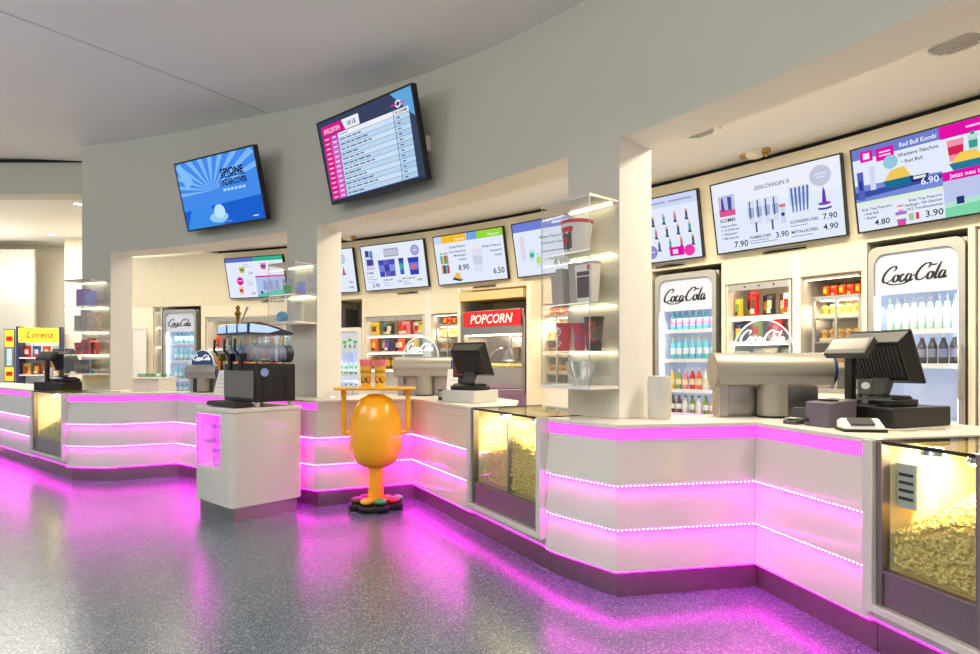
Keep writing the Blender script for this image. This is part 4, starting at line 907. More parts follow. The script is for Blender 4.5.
def m_cups(d):
    d.R(0, 1, 0, 1, WS); d.R(.05, .19, .46, .90, (200, 215, 236)); d.R(.06, .12, .76, .9, (60, 70, 130)); d.R(.13, .18, .72, .88, (90, 140, 190)); d.R(.07, .18, .56, .70, (80, 70, 150)); d.R(.06, .19, .46, .52, (220, 190, 215))
    d.R(.37, .60, .72, .90, (164, 164, 192)); 
    for k in range(9): d.R(.38 + .024 * k, .392 + .024 * k, .75, .87, (222, 224, 236))
    d.O(.86, .80, .065, LIL); d.O(.86, .80, .05, (176, 170, 220)); d.R(.83, .89, .795, .81, WS)
    for u, a, b in ((.31, (66, 76, 180), (120, 130, 205)), (.40, (110, 100, 190), (70, 66, 170)), (.48, (80, 80, 180), (130, 150, 215))): d.cup(u, .28, .105, .38, a, b)
    d.cup(.63, .30, .08, .34, (64, 92, 190), (60, 170, 170)); d.R(.59, .67, .60, .66, (50, 60, 150)); d.cup(.82, .27, .17, .38, (60, 66, 180), (110, 130, 210)); d.O(.82, .44, .035, (230, 100, 110))
    d.T('KOMBI', .05, .37, .06, GR, 'l', .01); d.lines(.05, .30, 3, .16, .06); d.T('5.90', .24, .06, .10, GR, 'r', .01); d.T('FILMBECHER', .31, .19, .045, GR); d.lines(.31, .13, 2, .15); d.T('1.90', .60, .13, .06, GR, 'r', .01); d.T('METALLBECHER', .62, .19, .045, GR); d.lines(.62, .13, 2, .15); d.T('4.90', .92, .13, .06, GR, 'r', .01)
def m_nacho(d):
    d.R(0, 1, 0, 1, WS); d.R(0, .48, .85, 1, (244, 190, 50)); d.R(0, .12, .85, 1, (206, 214, 240)); d.T('Nachos', .46, .88, .075, (255, 246, 220), 'r', .012, .15); d.R(.49, .64, .85, 1, (120, 165, 230)); d.R(.64, 1, .85, 1, (150, 214, 60)); d.T('Popcorn', .95, .88, .075, (235, 250, 210), 'r', .012, .15)
    d.T('Große Nachos', .46, .73, .065, GR, 'r'); d.T('• Sauce Natur/Käse', .46, .635, .055, GR, 'r'); d.T('• Minenburger', .46, .55, .055, GR, 'r'); d.T('• Jalapeno', .46, .465, .055, GR, 'r'); d.T('8.90', .48, .26, .13, GR, 'r', .012)
    d.T('Weitere Popcorn', .96, .66, .06, GR, 'r'); d.T('• Bonusrefill', .96, .56, .055, GR, 'r'); d.T('Combo', .96, .47, .055, GR, 'r'); d.T('6.50', .97, .12, .13, GR, 'r', .012)
    d.cup(.62, .2, .15, .45, (222, 222, 238), (206, 208, 230)); 
    for k in range(6): d.O(.57 + .02 * k, .68 + .03 * (k % 2), .02, (236, 232, 226))
    for k, c in enumerate([(230, 140, 60), (60, 60, 120), (90, 180, 140), (200, 60, 80), (80, 170, 190), (236, 190, 80), (60, 150, 90), (220, 120, 140)]): d.R(.07 + .03 * (k % 4), .10 + .03 * (k % 4), .22 + .22 * (k // 4), .40 + .2 * (k // 4), c); d.O(.085 + .03 * (k % 4), .44 + .2 * (k // 4), .012, c)
    d.P([(.22, .08), (.34, .03), (.38, .08), (.25, .14)], (40, 60, 90)); d.P([(.25, .12), (.36, .06), (.34, .2), (.28, .22)], (240, 190, 80))
def m_family(d):
    d.R(0, 1, 0, 1, WS); d.R(0, 1, .84, 1, (110, 130, 215)); d.R(.52, .74, .90, .94, (226, 232, 255)); d.T('Weitere Popcorn', .62, .66, .065, GR, 'r'); d.T('• Hallinger Pro Dantso', .66, .55, .055, GR, 'r'); d.R(.35, 1, .41, .425, GR)
    d.cup(.22, .28, .07, .2, (190, 225, 220), (70, 180, 140)); d.cup(.3, .12, .06, .3, (206, 226, 240), (180, 226, 90)); d.R(.08, .14, .3, .75, (222, 214, 236)); d.T('6.60', .66, .14, .14, GR, 'r', .012)
def m_edge(d):
    d.R(0, 1, 0, 1, WS); d.O(.80, .78, .07, (180, 205, 230)); d.R(.77, .83, .775, .79, WS); d.O(.82, .42, .04, (90, 80, 160), .01); d.P([(.80, .44), (.84, .44), (.83, .55), (.82, .6)], (220, 40, 110)); d.R(.72, .76, .35, .6, (70, 150, 160)); d.T('7.90', .95, .2, .06, GR, 'r'); d.T('4.90', .95, .08, .06, GR, 'r'); d.lines(.6, .22, 1, .15); d.lines(.6, .1, 1, .15); d.cup(.4, .3, .16, .35, (214, 222, 240), (120, 140, 200))
def m_far(d):
    d.R(0, 1, 0, 1, WS); d.R(0, .5, .90, 1, (90, 110, 200)); d.R(.5, 1, .90, 1, (50, 180, 140)); d.R(.5, 1, .49, .53, MG); d.R(.5, 1, 0, .49, (176, 196, 232)); d.P([(.5, 0), (1, 0), (1, .2), (.5, .06)], (90, 200, 180)); d.O(.22, .42, .06, MG); d.R(.18, .26, .42, .435, (255, 230, 250))
    d.cup(.22, .08, .08, .2, (236, 200, 150), (210, 70, 90)); d.cup(.28, .62, .10, .16, (230, 190, 90), (80, 160, 90)); d.cup(.66, .68, .10, .16, (236, 120, 130), (90, 80, 170)); d.T('6.90', .46, .58, .06, GR, 'r', .01); d.T('4.90', .46, .07, .06, GR, 'r', .01); d.lines(.3, .82, 2, .14); d.lines(.34, .4, 3, .12); d.lines(.75, .82, 2, .14); d.R(.56, .60, .08, .14, (40, 60, 100))
    for k in range(3): d.R(.62 + .1 * k, .69 + .1 * k, .16, .4, (150, 160, 214))
MW, MH, MT = 1.05, .59, 12.0
def menu(label, draw, px, side):
    p, rz = on_arc(px, 2.245, 2.25); s = MW / 2 + .012
    th = th_of(px, 2.245) + (-s if side == 'l' else s) / (CR + 2.245); q = arc(th, 2.19)
    return screen('menu_screen', label, 'screen', 'menu screens above the counters', (q[0], q[1], 2.237 + (.022 if px < 600 else 0)), th - PI / 2, MW, MH, MT, draw)
menu('menu screen with a bundle named Red Bull Kombi, nearest above the counters', m_right, 862, 'l')
menu('menu screen with KOMBI 7.90 and snow globe drawings, second above the counters', m_snow, 721, 'l')
menu('menu screen with rows of small figures, half hidden right of the tall pillar', m_half, 707, 'r')
menu('menu screen with a plain blue header, seen behind the nearest pillar vitrine', m_family, 521, 'l')
menu('menu screen with yellow and green headers and prices 8.90 and 6.50', m_nacho, 442, 'l')
menu('menu screen with violet cups and price 5.90', m_cups, 369, 'l')
menu('menu screen mostly hidden by the second pillar, only its edge showing', m_edge, 361, 'r')
menu('menu screen in quarters, far off above the slush machine', m_far, 233, 'l')
# big hanging screens
def tv_film(d):
    d.R(0, 1, 0, 1, (70, 140, 236))
    for k in range(11):
        a0 = .35 + k * .27; a1 = a0 + .12; o = (.42, .52)
        def edge(a):
            c, s_ = math.cos(a), math.sin(a); t = min([x for x in ((1 - o[0]) / c if c > 1e-6 else 9, -o[0] / c if c < -1e-6 else 9, (1 - o[1]) / s_ if s_ > 1e-6 else 9) if x > 0]); return (o[0] + c * t, o[1] + s_ * t)
        if a1 < PI * 1.02: d.P([o, edge(a0), edge(a1)], (128, 184, 248))
    d.P([(0, 0), (1, 0), (1, .34), (.0, .28)], (30, 96, 206)); d.P([(0, .0), (.5, 0), (.36, .30), (.1, .29)], (60, 140, 232)); d.O(.44, .12, .12, (150, 205, 246), .045); d.O(.46, .2, .07, (190, 228, 252), .06); d.P([(.0, .95), (.1, .6), (.2, .7), (.06, 1)], (130, 190, 250))
    d.T('SPIONE', .70, .69, .15, (10, 26, 70), 'c', .03); d.R(.54, .86, .665, .68, (20, 44, 96)); d.T('UNDERCOVER', .70, .555, .115, (10, 26, 70), 'c', .03, 0, .78)
    for k in range(6): d.R(.56 + k * .048, .595 + k * .048, .475, .51, (176, 214, 250))
    d.R(.86, .93, .05, .065, (200, 224, 250)); d.R(.42, .60, .035, .045, (130, 180, 240))
def tv_times(d):
    d.R(0, 1, 0, 1, (58, 68, 96)); d.P([(.80, 1), (1, 1), (1, .68), (.97, .72)], (96, 168, 222)); d.R(.02, .98, .0, .02, (44, 52, 76))
    d.O(.86, .87, .03, (226, 235, 250), .024); d.R(.79, .93, .865, .88, (220, 40, 160)); d.O(.86, .87, .014, (58, 68, 96))
    d.P([(.03, .82), (.30, .82), (.27, .945), (.03, .945)], (216, 24, 140)); d.T('SPIELZEITEN', .05, .85, .07, (255, 220, 245), 'l', .01, .1, .8); d.P([(.30, .82), (.46, .82), (.46, .945), (.27, .945)], (236, 240, 250)); d.T('18:18', .37, .85, .075, (60, 66, 90), 'c', .01)
    n = 13; v1 = .815; dv = (v1 - .03) / n
    for k in range(n):
        b = v1 - (k + 1) * dv; a = b + dv * .93; hd = k == 0
        d.R(.03, .12, b, a, (226, 30, 140)); d.R(.12, .20, b, a, (200, 70, 190) if hd else (214, 110, 205)); d.R(.205, .80, b, a, (238, 240, 250) if hd else ((206, 226, 246) if k % 2 else (188, 214, 240))); d.R(.805, .95, b, a, (238, 240, 250) if hd else ((190, 216, 240) if k % 2 else (172, 206, 236)))
        d.R(.05, .10, b + dv * .35, b + dv * .6, (250, 200, 235)); d.R(.14, .18, b + dv * .3, b + dv * .62, (250, 214, 245))
        if hd: d.R(.22, .32, b + dv * .4, b + dv * .6, (150, 158, 180)); d.T('PROGRAMM', .82, b + dv * .2, .042, (90, 96, 130), 'l', 0, 0, .8)
        else:
            u = .22
            for j in range(3 + (k * 5) % 4):
                wd = .035 + .03 * ((k * 3 + j * 7) % 4) / 3; d.R(u, u + wd, b + dv * .38, b + dv * .64, (84, 98, 130)); u += wd + .012
            d.R(.83, .86 + .05 * ((k * 3) % 3) / 2, b + dv * .35, b + dv * .6, (90, 104, 136))
def hang_tv(label, draw, px, zb, w=1.19, h=.675, tilt=13.5):
    p, rz = on_arc(px, -.13, zb)
    r = screen('hanging_screen', label, 'screen', None, p, rz, w, h, tilt, draw, .016, .03)
    mb = MB(); mb.box(-.2, .2, .03, .05, .15, .5); mb.box(-.06, .06, .04, .13, .05, .12); mb.box(-.04, .04, .04, .26, .34, .40); mb.build('wall_bracket', M_DARK, r); return r
hang_tv('blue hanging screen with the words SPIONE UNDERCOVER', tv_film, 227, 2.70)
hang_tv('hanging screen with a pink and pale blue SPIELZEITEN timetable', tv_times, 377.5, 2.70)
p, rz = on_arc(428, -.001, 2.95)
tag(MB().box(-.035, .035, -.05, 0, 0, .12).build('wall_sensor', M_WHITE, loc=p, rot=rz, bevel=.006), 'small white sensor box on the wall right of the timetable screen', 'sensor')

# ------------------------------------------------------------------ ceiling and bulkhead fittings
for px, off, lab in ((955, 1.02, 'round white ceiling air vent nearest the viewer'), (697, .98, 'round white ceiling air vent right of the tall pillar, half hidden')):
    dx = (px - 490) / F
    y = (2.97 - EYE) * F / (HORIZON - (42 if px == 955 else 131)); root = thing('ceiling_vent', lab, 'vent', (dx * y, y, 2.97), th_of(px, 1) - PI / 2, 'round ceiling vents')
    mb = MB(); mb.lathe([(.17, -.004), (.165, -.016), (.12, -.014), (.115, -.002)], 32); mb.build('rim', M_WHITE, root)
    mb = MB()
    for k in range(7): mb.box(-.11, .11, -.1 + k * .032, -.092 + k * .032, -.012, -.002)
    mb.build('louvre', M_ALU, root); MB().lathe([(.11, -.003), (.11, -.0005)], 24).build('duct', M_GAP, root)
for px, lab in ((755, 'small ceiling sensor by the snow globe menu screen'), (348, 'small ceiling sensor by the second pillar')):
    p, rz = on_arc(px, 1.95, 2.97); root = thing('ceiling_sensor', lab, 'sensor', p, rz)
    MB().lathe([(.055, -.045), (.07, -.03), (.075, -.0)], 20).build('body', M_CREAM, root); MB().box(-.12, .12, -.02, .02, -.03, 0).build('bracket', mat('brass_bracket', (190, 150, 80), .4, .5), root); MB().ball((.09, 0, -.045), .018, 10, 6).build('spot_head', M_GOLD, root)
for px0, px1, z, lab in ((764, 806, 2.185, 'dark air slot under the snow globe menu screen'), (657, 684, 2.185, 'dark air slot above the fridge by the tall pillar'), (474, 496, 2.185, 'dark air slot above the popcorn machine'), (398, 418, 2.185, 'dark air slot under the violet cups menu screen'), (262, 284, 2.185, 'dark air slot under the far menu screen')):
    a = on_arc(px0, 2.248)[0]; b = on_arc(px1, 2.248)[0]; w_ = math.hypot(a[0] - b[0], a[1] - b[1]); rz = math.atan2(b[1] - a[1], b[0] - a[0])
    root = thing('air_slot', lab, 'vent', ((a[0] + b[0]) / 2, (a[1] + b[1]) / 2, z), rz, 'air slots under the menu screens')
    MB().box(-w_ / 2, w_ / 2, -.006, .004, 0, .022).build('slot', M_GAP, root); MB().ring(-w_ / 2 - .008, w_ / 2 + .008, -.008, .03, -w_ / 2, w_ / 2, 0, .022, .004, -.009, .0, .006).build('rim', M_GREY, root)
for x, y, lab in ((-5.72, 8.47, 'small round downlight right at the far left header'), (-7.55, 10.5, 'small round downlight deeper in the far left room')):
    root = thing('downlight', lab, 'downlight', (x, y, 3.48), 0, 'far left downlights'); MB().lathe([(.07, -.012), (.075, 0)], 20).build('rim', M_WHITE, root); MB().lathe([(.05, -.014), (.055, -.0125)], 20).build('lamp', M_LEDWARM, root)

# ------------------------------------------------------------------ glass vitrines on the piers
def vitrine(label, px0, px1, z0, z1, zs):
    a = on_arc(px0, -.004)[0]; b = on_arc(px1, -.004)[0]; w = math.hypot(a[0] - b[0], a[1] - b[1]); rz = math.atan2(b[1] - a[1], b[0] - a[0])
    c = ((a[0] + b[0]) / 2, (a[1] + b[1]) / 2, 0); root = thing('vitrine', label, 'display case', (c[0], c[1], z0), rz, 'glass display cases on the pillars'); h = w / 2; D = .25; H = z1 - z0
    MB().box(-h, h, -D, 0, 0, .018).build('base_board', M_WHITE, root); MB().box(-h, h, -D, 0, H - .015, H).build('top_board', M_ALU, root)
    MB().box(-h + .009, h - .009, -D, -D + .006, .018, H - .015).build('front_glass', M_GLASS, root)
    for s in (-1, 1): MB().box(s * h, s * (h - .006), -D + .007, -.001, .018, H - .015).build('side_glass', M_GLASS, root)
    for x in (-h, h - .004): MB().box(x, x + .004, -D - .001, -D + .003, .018, H - .015).build('corner_post', M_ALU, root)
    MB().box(-h + .03, h - .03, -.04, -.02, H - .024, H - .0155).build('light_strip', M_LEDWARM, root)
    for z in zs:
        s_ = MB().box(-h + .007, h - .007, -D + .008, -.002, z - z0 - .007, z - z0).build('glass_shelf', M_GLASSG, root)
        MB().box(-h + .01, h - .01, -.018, -.004, z - z0 - .014, z - z0 - .0075).build('light_strip', M_LEDWARM, s_); MB().box(-h + .007, h - .007, -D + .0068, -D + .0079, z - z0 - .007, z - z0).build('lit_edge', mat('lit_shelf_edge', (236, 240, 220), .3, emit=(255, 250, 226), es=.5), s_)
    return c, rz, w
c, rz, w = vitrine('tall glass vitrine of cups and cartons on the nearest pillar', 570, 618.5, 1.11, 2.21, (1.33, 1.604, 1.90))
def put(o, x, y, z, lab, cat, rr=0, grp=None): o.location = shifted(c, rz, x, y, z); o.rotation_euler = (0, 0, rz + rr); return tag(o, lab, cat, grp)
def bucket():
    mb = MB(); mb.lathe([(.07, 0), (.078, .06), (.088, .14), (.095, .18), (.1, .2), (.094, .2), (.09, .15)], 28, mats=[0, 0, 0, 2, 0, 0])
    for a0, a1, z0_, z1_, m_ in ((-2.5, -1.2, .03, .125, 1), (-2.6, -1.1, .13, .16, 2), (-2.3, -1.5, .06, .10, 2)):
        mb.m = m_; n = 8; vs_ = []
        for i in range(n + 1):
            a = a0 + (a1 - a0) * i / n; e = .0008 + .0006 * (z0_ == .06)
            for z in (z0_, z1_): r = .07 + .0185 * z / .14 + e; vs_.append((r * math.cos(a), r * math.sin(a), z + .008 * math.sin(i * 1.9) * (m_ == 1)))
        mb.add(vs_, [(2 * i, 2 * i + 2, 2 * i + 3, 2 * i + 1) for i in range(n)])
    mb.m = 0; return mb
put(bucket().build('popcorn_bucket', [M_WHITE, mat('dark_print', (70, 40, 40), .5, var=.6, scale=18), M_RED]), -.02, -.125, 1.901, 'white popcorn bucket with red and dark print on the top shelf of the nearest vitrine', 'bucket')
for k, (x, y, hh, ww) in enumerate(((-.155, -.14, .19, .05), (-.095, -.16, .22, .05), (-.03, -.12, .25, .055), (.045, -.065, .26, .07))):
    mb = MB(); mb.hexa([(-ww / 2, -.03, 0), (ww / 2, -.03, 0), (ww / 2, .03, 0), (-ww / 2, .03, 0)], [(-ww / 2 * 1.15, -.04, hh), (ww / 2 * 1.15, -.04, hh), (ww / 2 * 1.15, .04, hh), (-ww / 2 * 1.15, .04, hh)])
    put(mb.build('popcorn_carton', mat('grey_carton', (176, 168, 156), .6), bevel=.003), x, y, 1.605, f'plain grey popcorn carton, {ORD[k]} from left, second shelf, nearest vitrine', 'carton', 0, 'grey cartons in the nearest vitrine')
mb = MB(); mb.hexa([(-.055, -.03, 0), (.055, -.03, 0), (.055, .03, 0), (-.055, .03, 0)], [(-.065, -.04, .22), (.065, -.04, .22), (.065, .04, .22), (-.065, .04, .22)])
o = put(mb.build('popcorn_carton', M_WHITE, bevel=.003), .105, -.17, 1.605, 'white popcorn carton with dark printed picture and red corner in the nearest vitrine', 'carton')
mb = MB()
T = lambda x, z: (x, -.0305 - .01 * z / .22, z)
for x0, x1, z0_, z1_, m_i in ((-.05, .05, .03, .15, 0), (-.05, .045, .155, .18, 0), (.03, .058, .185, .215, 1)): mb.m = m_i; mb.add([T(x0, z0_), T(x1, z0_), T(x1, z1_), T(x0, z1_)], [(0, 1, 2, 3)])
mb.build('print', [MATS['dark_print'], M_RED], o)
def cupmats(a, b, c_): return [a, b, c_]
o = put(cup_mesh(.17, .05)().build('cola_cup', [M_RED, M_RED, M_WHITE]), -.128, -.12, 1.331, 'red cola cup with white script on the third shelf of the nearest vitrine', 'cup')
mb = MB(); script_logo(mb, -.06, -.02, .13, 0, 1.6); mb2 = MB(); mb2.v = [(.048 * math.sin(v[2] / .047 * 1.0) , -.048 * math.cos(v[2] / .047), .085 + v[0]) for v in mb.v]; mb2.f = mb.f; mb2.mi = mb.mi; mb2.build('lettering', M_LOGOW, o)
put(MB().lathe([(.03, 0), (.034, .05), (.03, .09), (.045, .15), (.05, .165), (.046, .165), (.03, .1)], 16, mats=[0, 1, 0, 1, 2, 2]).build('paper_cup', [M_RED, mat('berry_print', (170, 40, 90), .4, var=.4, scale=40), pm('pink')]), .0, -.12, 1.331, 'red and berry patterned waisted cup on the third shelf of the nearest vitrine', 'cup')
o = put(cup_mesh(.195, .058)().build('dark_cup', [mat('dark_cup', (46, 40, 42), .4), mat('dark_cup_print', (60, 50, 50), .4, var=.5, scale=30), M_DARK]), .118, -.13, 1.331, 'large dark cup on the third shelf of the nearest vitrine', 'cup')
mb = MB(); script_logo(mb, -.06, -.02, .14, 0, 1.4); mb2 = MB(); mb2.v = [(.057 * math.sin(v[2] / .056 + .5), -.057 * math.cos(v[2] / .056 + .5), .1 + v[0]) for v in mb.v]; mb2.f = mb.f; mb2.mi = mb.mi; mb2.build('lettering', M_RED, o)
put(MB().lathe([(.05, 0), (.055, .01), (.085, .08), (.095, .14), (.09, .14), (.08, .085), (.05, .02)], 24).build('glass_bowl', clear('bowl_glass', (250, 252, 252), .16)), .02, -.13, 1.1285, 'clear glass bowl on the bottom of the nearest vitrine', 'bowl')
# middle pier
c, rz, w = vitrine('short glass vitrine hung on the second pillar above the slush machine', 290, 316.5, 1.63, 2.20, (1.90,))
put(MB().box(-.06, .06, -.004, .004, 0, .13).build('picture_card', mat('bluish_card', (150, 156, 226), .4, var=.3)), .10, -.10, 1.901, 'bluish picture card on the shelf of the short vitrine', 'card')
put(cup_mesh(.16, .045)().build('plastic_cup', [M_ACRYL, mat('green_print', (70, 170, 80), .4, var=.3), M_ACRYL]), -.08, -.12, 1.901, 'clear cup with green print on the shelf of the short vitrine', 'cup')
put(MB().box(-.05, .05, -.02, .02, 0, .19).build('plain_carton', M_GREYL, bevel=.003), .10, -.13, 1.6485, 'plain pale carton on the bottom of the short vitrine', 'carton')
put(MB().ball((0, 0, .055), .055, 20, 12).build('blue_ball', mat('sea_blue', (60, 150, 190), .3, var=.3)), -.13, -.14, 1.6485, 'blue ball on the bottom of the short vitrine', 'ball')
# far pier
c, rz, w = vitrine('tall glass vitrine of red cups on the far pillar', 84, 109.5, 1.12, 2.23, (1.36, 1.63, 1.92))
put(MB().box(-.08, .08, -.03, .03, 0, .21).build('gift_box', [mat('violet_print', (150, 110, 190), .4, var=.2)], bevel=.003), -.06, -.12, 1.921, 'violet box on the top shelf of the far vitrine', 'box')
put(MB().box(-.08, .08, -.01, .01, 0, .18).build('picture_card', MATS['bluish_card']), .10, -.16, 1.921, 'bluish picture card on the top shelf of the far vitrine', 'card')
for k, (x, hh) in enumerate(((-.12, .19), (-.02, .25))): put(MB().box(-.045, .045, -.035, .035, 0, hh).build('popcorn_carton', MATS['grey_carton'], bevel=.003), x, -.12, 1.631, f'{("shorter", "taller")[k]} grey carton on the second shelf of the far vitrine', 'carton')
put(MB().box(-.07, .07, -.035, .035, 0, .22).build('printed_carton', mat('tan_print', (206, 186, 166), .5, var=.3, scale=30), bevel=.003), .12, -.13, 1.631, 'tan printed carton on the second shelf of the far vitrine', 'carton')
for k, (x, hh) in enumerate(((-.14, .14), (-.035, .17), (.065, .19))): put(cup_mesh(hh, .042)().build('red_cup', [M_RED, mat('red_cup_print', (150, 30, 36), .4, var=.3, scale=30), M_RED]), x, -.12, 1.361, f'red cup, {ORD[k]} from left, third shelf, far vitrine', 'cup', 0, 'red cups in the far vitrine')
put(bag_mesh(.075, .16, .06)().build('snack_bag', [pm('orange'), pm('red'), pm('cream')]), .15, -.12, 1.361, 'orange snack bag beside red cups in the far vitrine', 'snack bag')
for k, (x, a) in enumerate(((-.152, 'brown'), (-.076, 'dark'), (.0, 'navy'), (.076, 'teal'), (.152, 'grey'))): put(cup_mesh(.16, .033)().build('printed_cup', [pm(a), mat('cup_motif', (120, 110, 60), .4, var=.6, scale=30), pm('dark')]), x, -.12, 1.1395, f'{a} printed cup, {ORD[k]} from left, bottom of far vitrine', 'cup', 0, 'printed cups in the far vitrine')

# ------------------------------------------------------------------ slush machine on its cabinet
IR = math.radians(49); IO = (-2.02, 4.77, 0)
root = thing('slush_cabinet', 'white free standing cabinet with a pink lit glass niche under the slush machine', 'cabinet', IO, IR)
BX, BY = .63, .67
def foot(notch=False, g=0):
    r = .05; o = []
    for cx, cy, t0 in ((BX + g - r, -g + r, -90), (BX + g - r, BY + g - r, 0), (-g + r, BY + g - r, 90)):
        for i in range(5): t = math.radians(t0 + 22.5 * i); o.append((cx + r * math.cos(t), cy + r * math.sin(t)))
    if notch: o += [(0, .635), (.17, .635), (.17, .19), (0, .19)]
    for i in range(5): t = math.radians(180 + 22.5 * i); o.append((-g + r + r * math.cos(t), -g + r + r * math.sin(t)))
    return o
mb = MB(); mb.prism(foot(), .115, .40); n1 = MB(); mb.prism(foot(True), .40, .835); mb.prism(foot(), .835, .862); mb.build('body', M_PANEL, root)
mb = MB(); mb.prism(foot(False, .006), .864, .897); mb.build('top_board', M_TOP, root, bevel=.004)
mb = MB(); mb.box(.035, BX - .04, .035, BY - .04, 0, .115); mb.build('plinth', M_STEEL, root)
mb = MB(); mb.box(.02, .164, .191, .194, .405, .83); mb.box(.02, .164, .631, .634, .405, .83); mb.box(.02, .169, .195, .63, .4005, .404); mb.build('niche_liner', M_WHITE, root)
MB().box(.165, .169, .191, .634, .405, .83).build('lit_back_panel', M_BAND, root)
MB().box(.004, .008, .192, .633, .404, .832).build('niche_glass', M_GLASS, root)
mb = MB(); mb.box(.03, .05, .22, .6, .825, .834); mb.box(.02, .034, .616, .628, .42, .82); mb.build('led_strip', M_MAG, root)
mb = MB(); mb.box(.03, .16, .2, .625, .60, .606); mb.build('wire_shelf', M_ACRYL, root)
for k, (x, y, z) in enumerate(((.09, .30, .607), (.09, .45, .607), (.09, .28, .405), (.09, .43, .405))):
    o = cup_mesh(.14, .045)().build('glass_cup', M_ACRYL); q = shifted(IO, IR, x, y, z); o.location = q
    tag(o, f'clear glass cup {("right on the shelf", "left on the shelf", "right on the floor", "left on the floor")[k]} of the pink lit niche', 'cup', 'glass cups in the niche')
# machine, front towards local -x
root = thing('slush_machine', 'black three-tank slush machine with blue topped clear tanks on the white cabinet', 'slush machine', shifted(IO, IR, .22, .04, .8975), IR)
mb = MB(); mb.box(0, .36, 0, .55, .04, .36); mb.build('body', M_BLACK, root, bevel=.008)
mb = MB(); mb.box(-.012, .0, .02, .53, .07, .30); mb.build('front_panel', mat('dark_steel_front', (120, 116, 108), .35, .7), root, bevel=.003)
mb = MB()
for k in range(2): 
    for j in range(3): mb.box(.06 + j * .1, .135 + j * .1, -.004, .001, .07 + .0 * k, .31)
mb.build('side_grille', M_DARK, root)
mb = MB(); mb.cyl((.075, -.007, .285), (.075, -.001, .285), .035, n=24); mb.build('badge', mat('blue_badge', (130, 160, 220), .3), root)
for x, y in ((.03, .03), (.33, .03), (.03, .52), (.33, .52)): MB().cyl((x, y, 0), (x, y, .04), .022, .026, 12).build('foot', M_GREY, root)
mb = MB(); mb.box(-.16, -.013, .02, .53, .005, .04); mb.box(-.155, -.02, .03, .52, .04, .046); mb.build('drip_tray', M_BLACK, root, bevel=.004)
for k in range(3):
    y0 = .01 + k * .18; y1 = y0 + .17; ym = (y0 + y1) / 2
    tk = MB().prism_y([(-.03, .37), (.34, .37), (.35, .45), (.32, .60), (-.05, .60), (-.06, .45)], y0, y1).build('tank', M_ACRYL, root)
    MB().cyl((-.01, ym, .445), (.30, ym, .445), .062, n=20).build('cooling_drum', mat('slush_%d' % k, [(186, 170, 180), (176, 196, 235), (216, 200, 170)][k], .3), tk)
    mb = MB(); mb.tube([(-.0 + .31 * i / 60, ym + .068 * math.cos(i * .62), .445 + .068 * math.sin(i * .62)) for i in range(61)], .006, 6); mb.build('auger', mat('pale_blue_plastic', (170, 200, 235), .3), tk)
    mb = MB(); mb.cyl((.36, ym, .44), (.30, ym, .44), .075, n=20); mb.build('drive_cap', M_BLACK, tk)
    lid = MB(); lid.prism_y([(-.065, .601), (.34, .601), (.345, .62), (.2, .665), (.05, .695), (-.045, .695), (-.065, .68)], y0 - .003, y1 + .003); lid.m = 1; lid.prism_y([(-.05, .612), (.12, .612), (.22, .64), (.1, .672), (-.045, .685)], y0 - .005, y1 + .005); lid.box(-.0665, -.064, y0 + .01, y1 - .01, .615, .68)
    lid.build('lid', [mat('dark_blue_lid', (26, 32, 56), .3), mat('lit_blue_panel', (176, 204, 240), .3, emit=(170, 205, 250), es=.5)], root, bevel=.004)
    mb = MB(); mb.box(-.10, -.04, ym - .025, ym + .025, .38, .44); mb.cyl((-.08, ym, .30), (-.08, ym, .38), .02, n=12); mb.build('tap', M_BLACK if k < 2 else M_GOLD, root, bevel=.004)
    mb = MB(); mb.tube([(-.09, ym, .42), (-.13, ym, .47), (-.125, ym, .56)], .011); mb.build('tap_lever', M_BLACK, root)
q = shifted(IO, IR, .30, .5, .8975 + .696)
root = thing('gold_ornament', 'small golden figurine ornament on top of the slush machine', 'ornament', q, IR)
mb = MB(); mb.lathe([(.03, 0), (.03, .012), (.012, .03), (.018, .07), (.03, .1), (.012, .125), (.02, .15), (.008, .17)], 14); mb.build('figurine', M_GOLD, root)
root = thing('stirring_rod', 'steel stirring rod sticking up beside the golden ornament', 'rod', shifted(IO, IR, .24, .32, .8975 + .696), IR)
mb = MB(); mb.tube([(0, 0, 0.002), (.01, -.02, .06), (.03, -.05, .14)], [.006, .006, .012]); mb.build('rod', M_CHROME, root)

# ------------------------------------------------------------------ yellow tray stand
root = thing('tray_stand', 'yellow promotional tray stand with rounded body on a black base with sweets', 'tray stand', (-.985, 5.27, 0), math.radians(5))
mb = MB(); mb.rbox(-.23, .23, -.09, .09, .012, .06, .05); mb.rbox(-.13, .13, -.19, .17, .01, .055, .05); mb.build('base', M_BLACK, root, bevel=.012)
for x, y in ((-.19, 0), (.19, 0), (0, -.15), (0, .13)): MB().cyl((x, y, 0), (x, y, .02), .025, n=12).build('castor', M_DARK, root)
for x, y, cc in ((-.16, -.03, (96, 50, 30)), (-.07, -.10, (240, 190, 30)), (.05, -.11, (40, 150, 70)), (.15, -.05, (200, 30, 40)), (-.02, -.02, (40, 70, 180)), (.09, .03, (230, 110, 30)), (-.10, .06, (200, 30, 40)), (.18, .03, (40, 150, 70)), (0, .08, (240, 190, 30))):
    MB().ball((x, y, .085), (.055, .05, .03), 16, 8).build('sweet', mat('sweet_%d_%d_%d' % cc, cc, .2, coat=.5), root)
mb = MB(); mb.lathe([(.075, .06), (.07, .1), (.062, .3), (.07, .42)], 24); mb.build('post', M_YEL, root)
mb = MB(); mb.lathe([(.03, .36), (.11, .37), (.17, .405), (.205, .46), (.225, .54), (.225, .66), (.21, .78), (.18, .88), (.13, .955), (.06, .99), (.02, .995)], 36, sy=.8); mb.build('body', M_YEL, root)
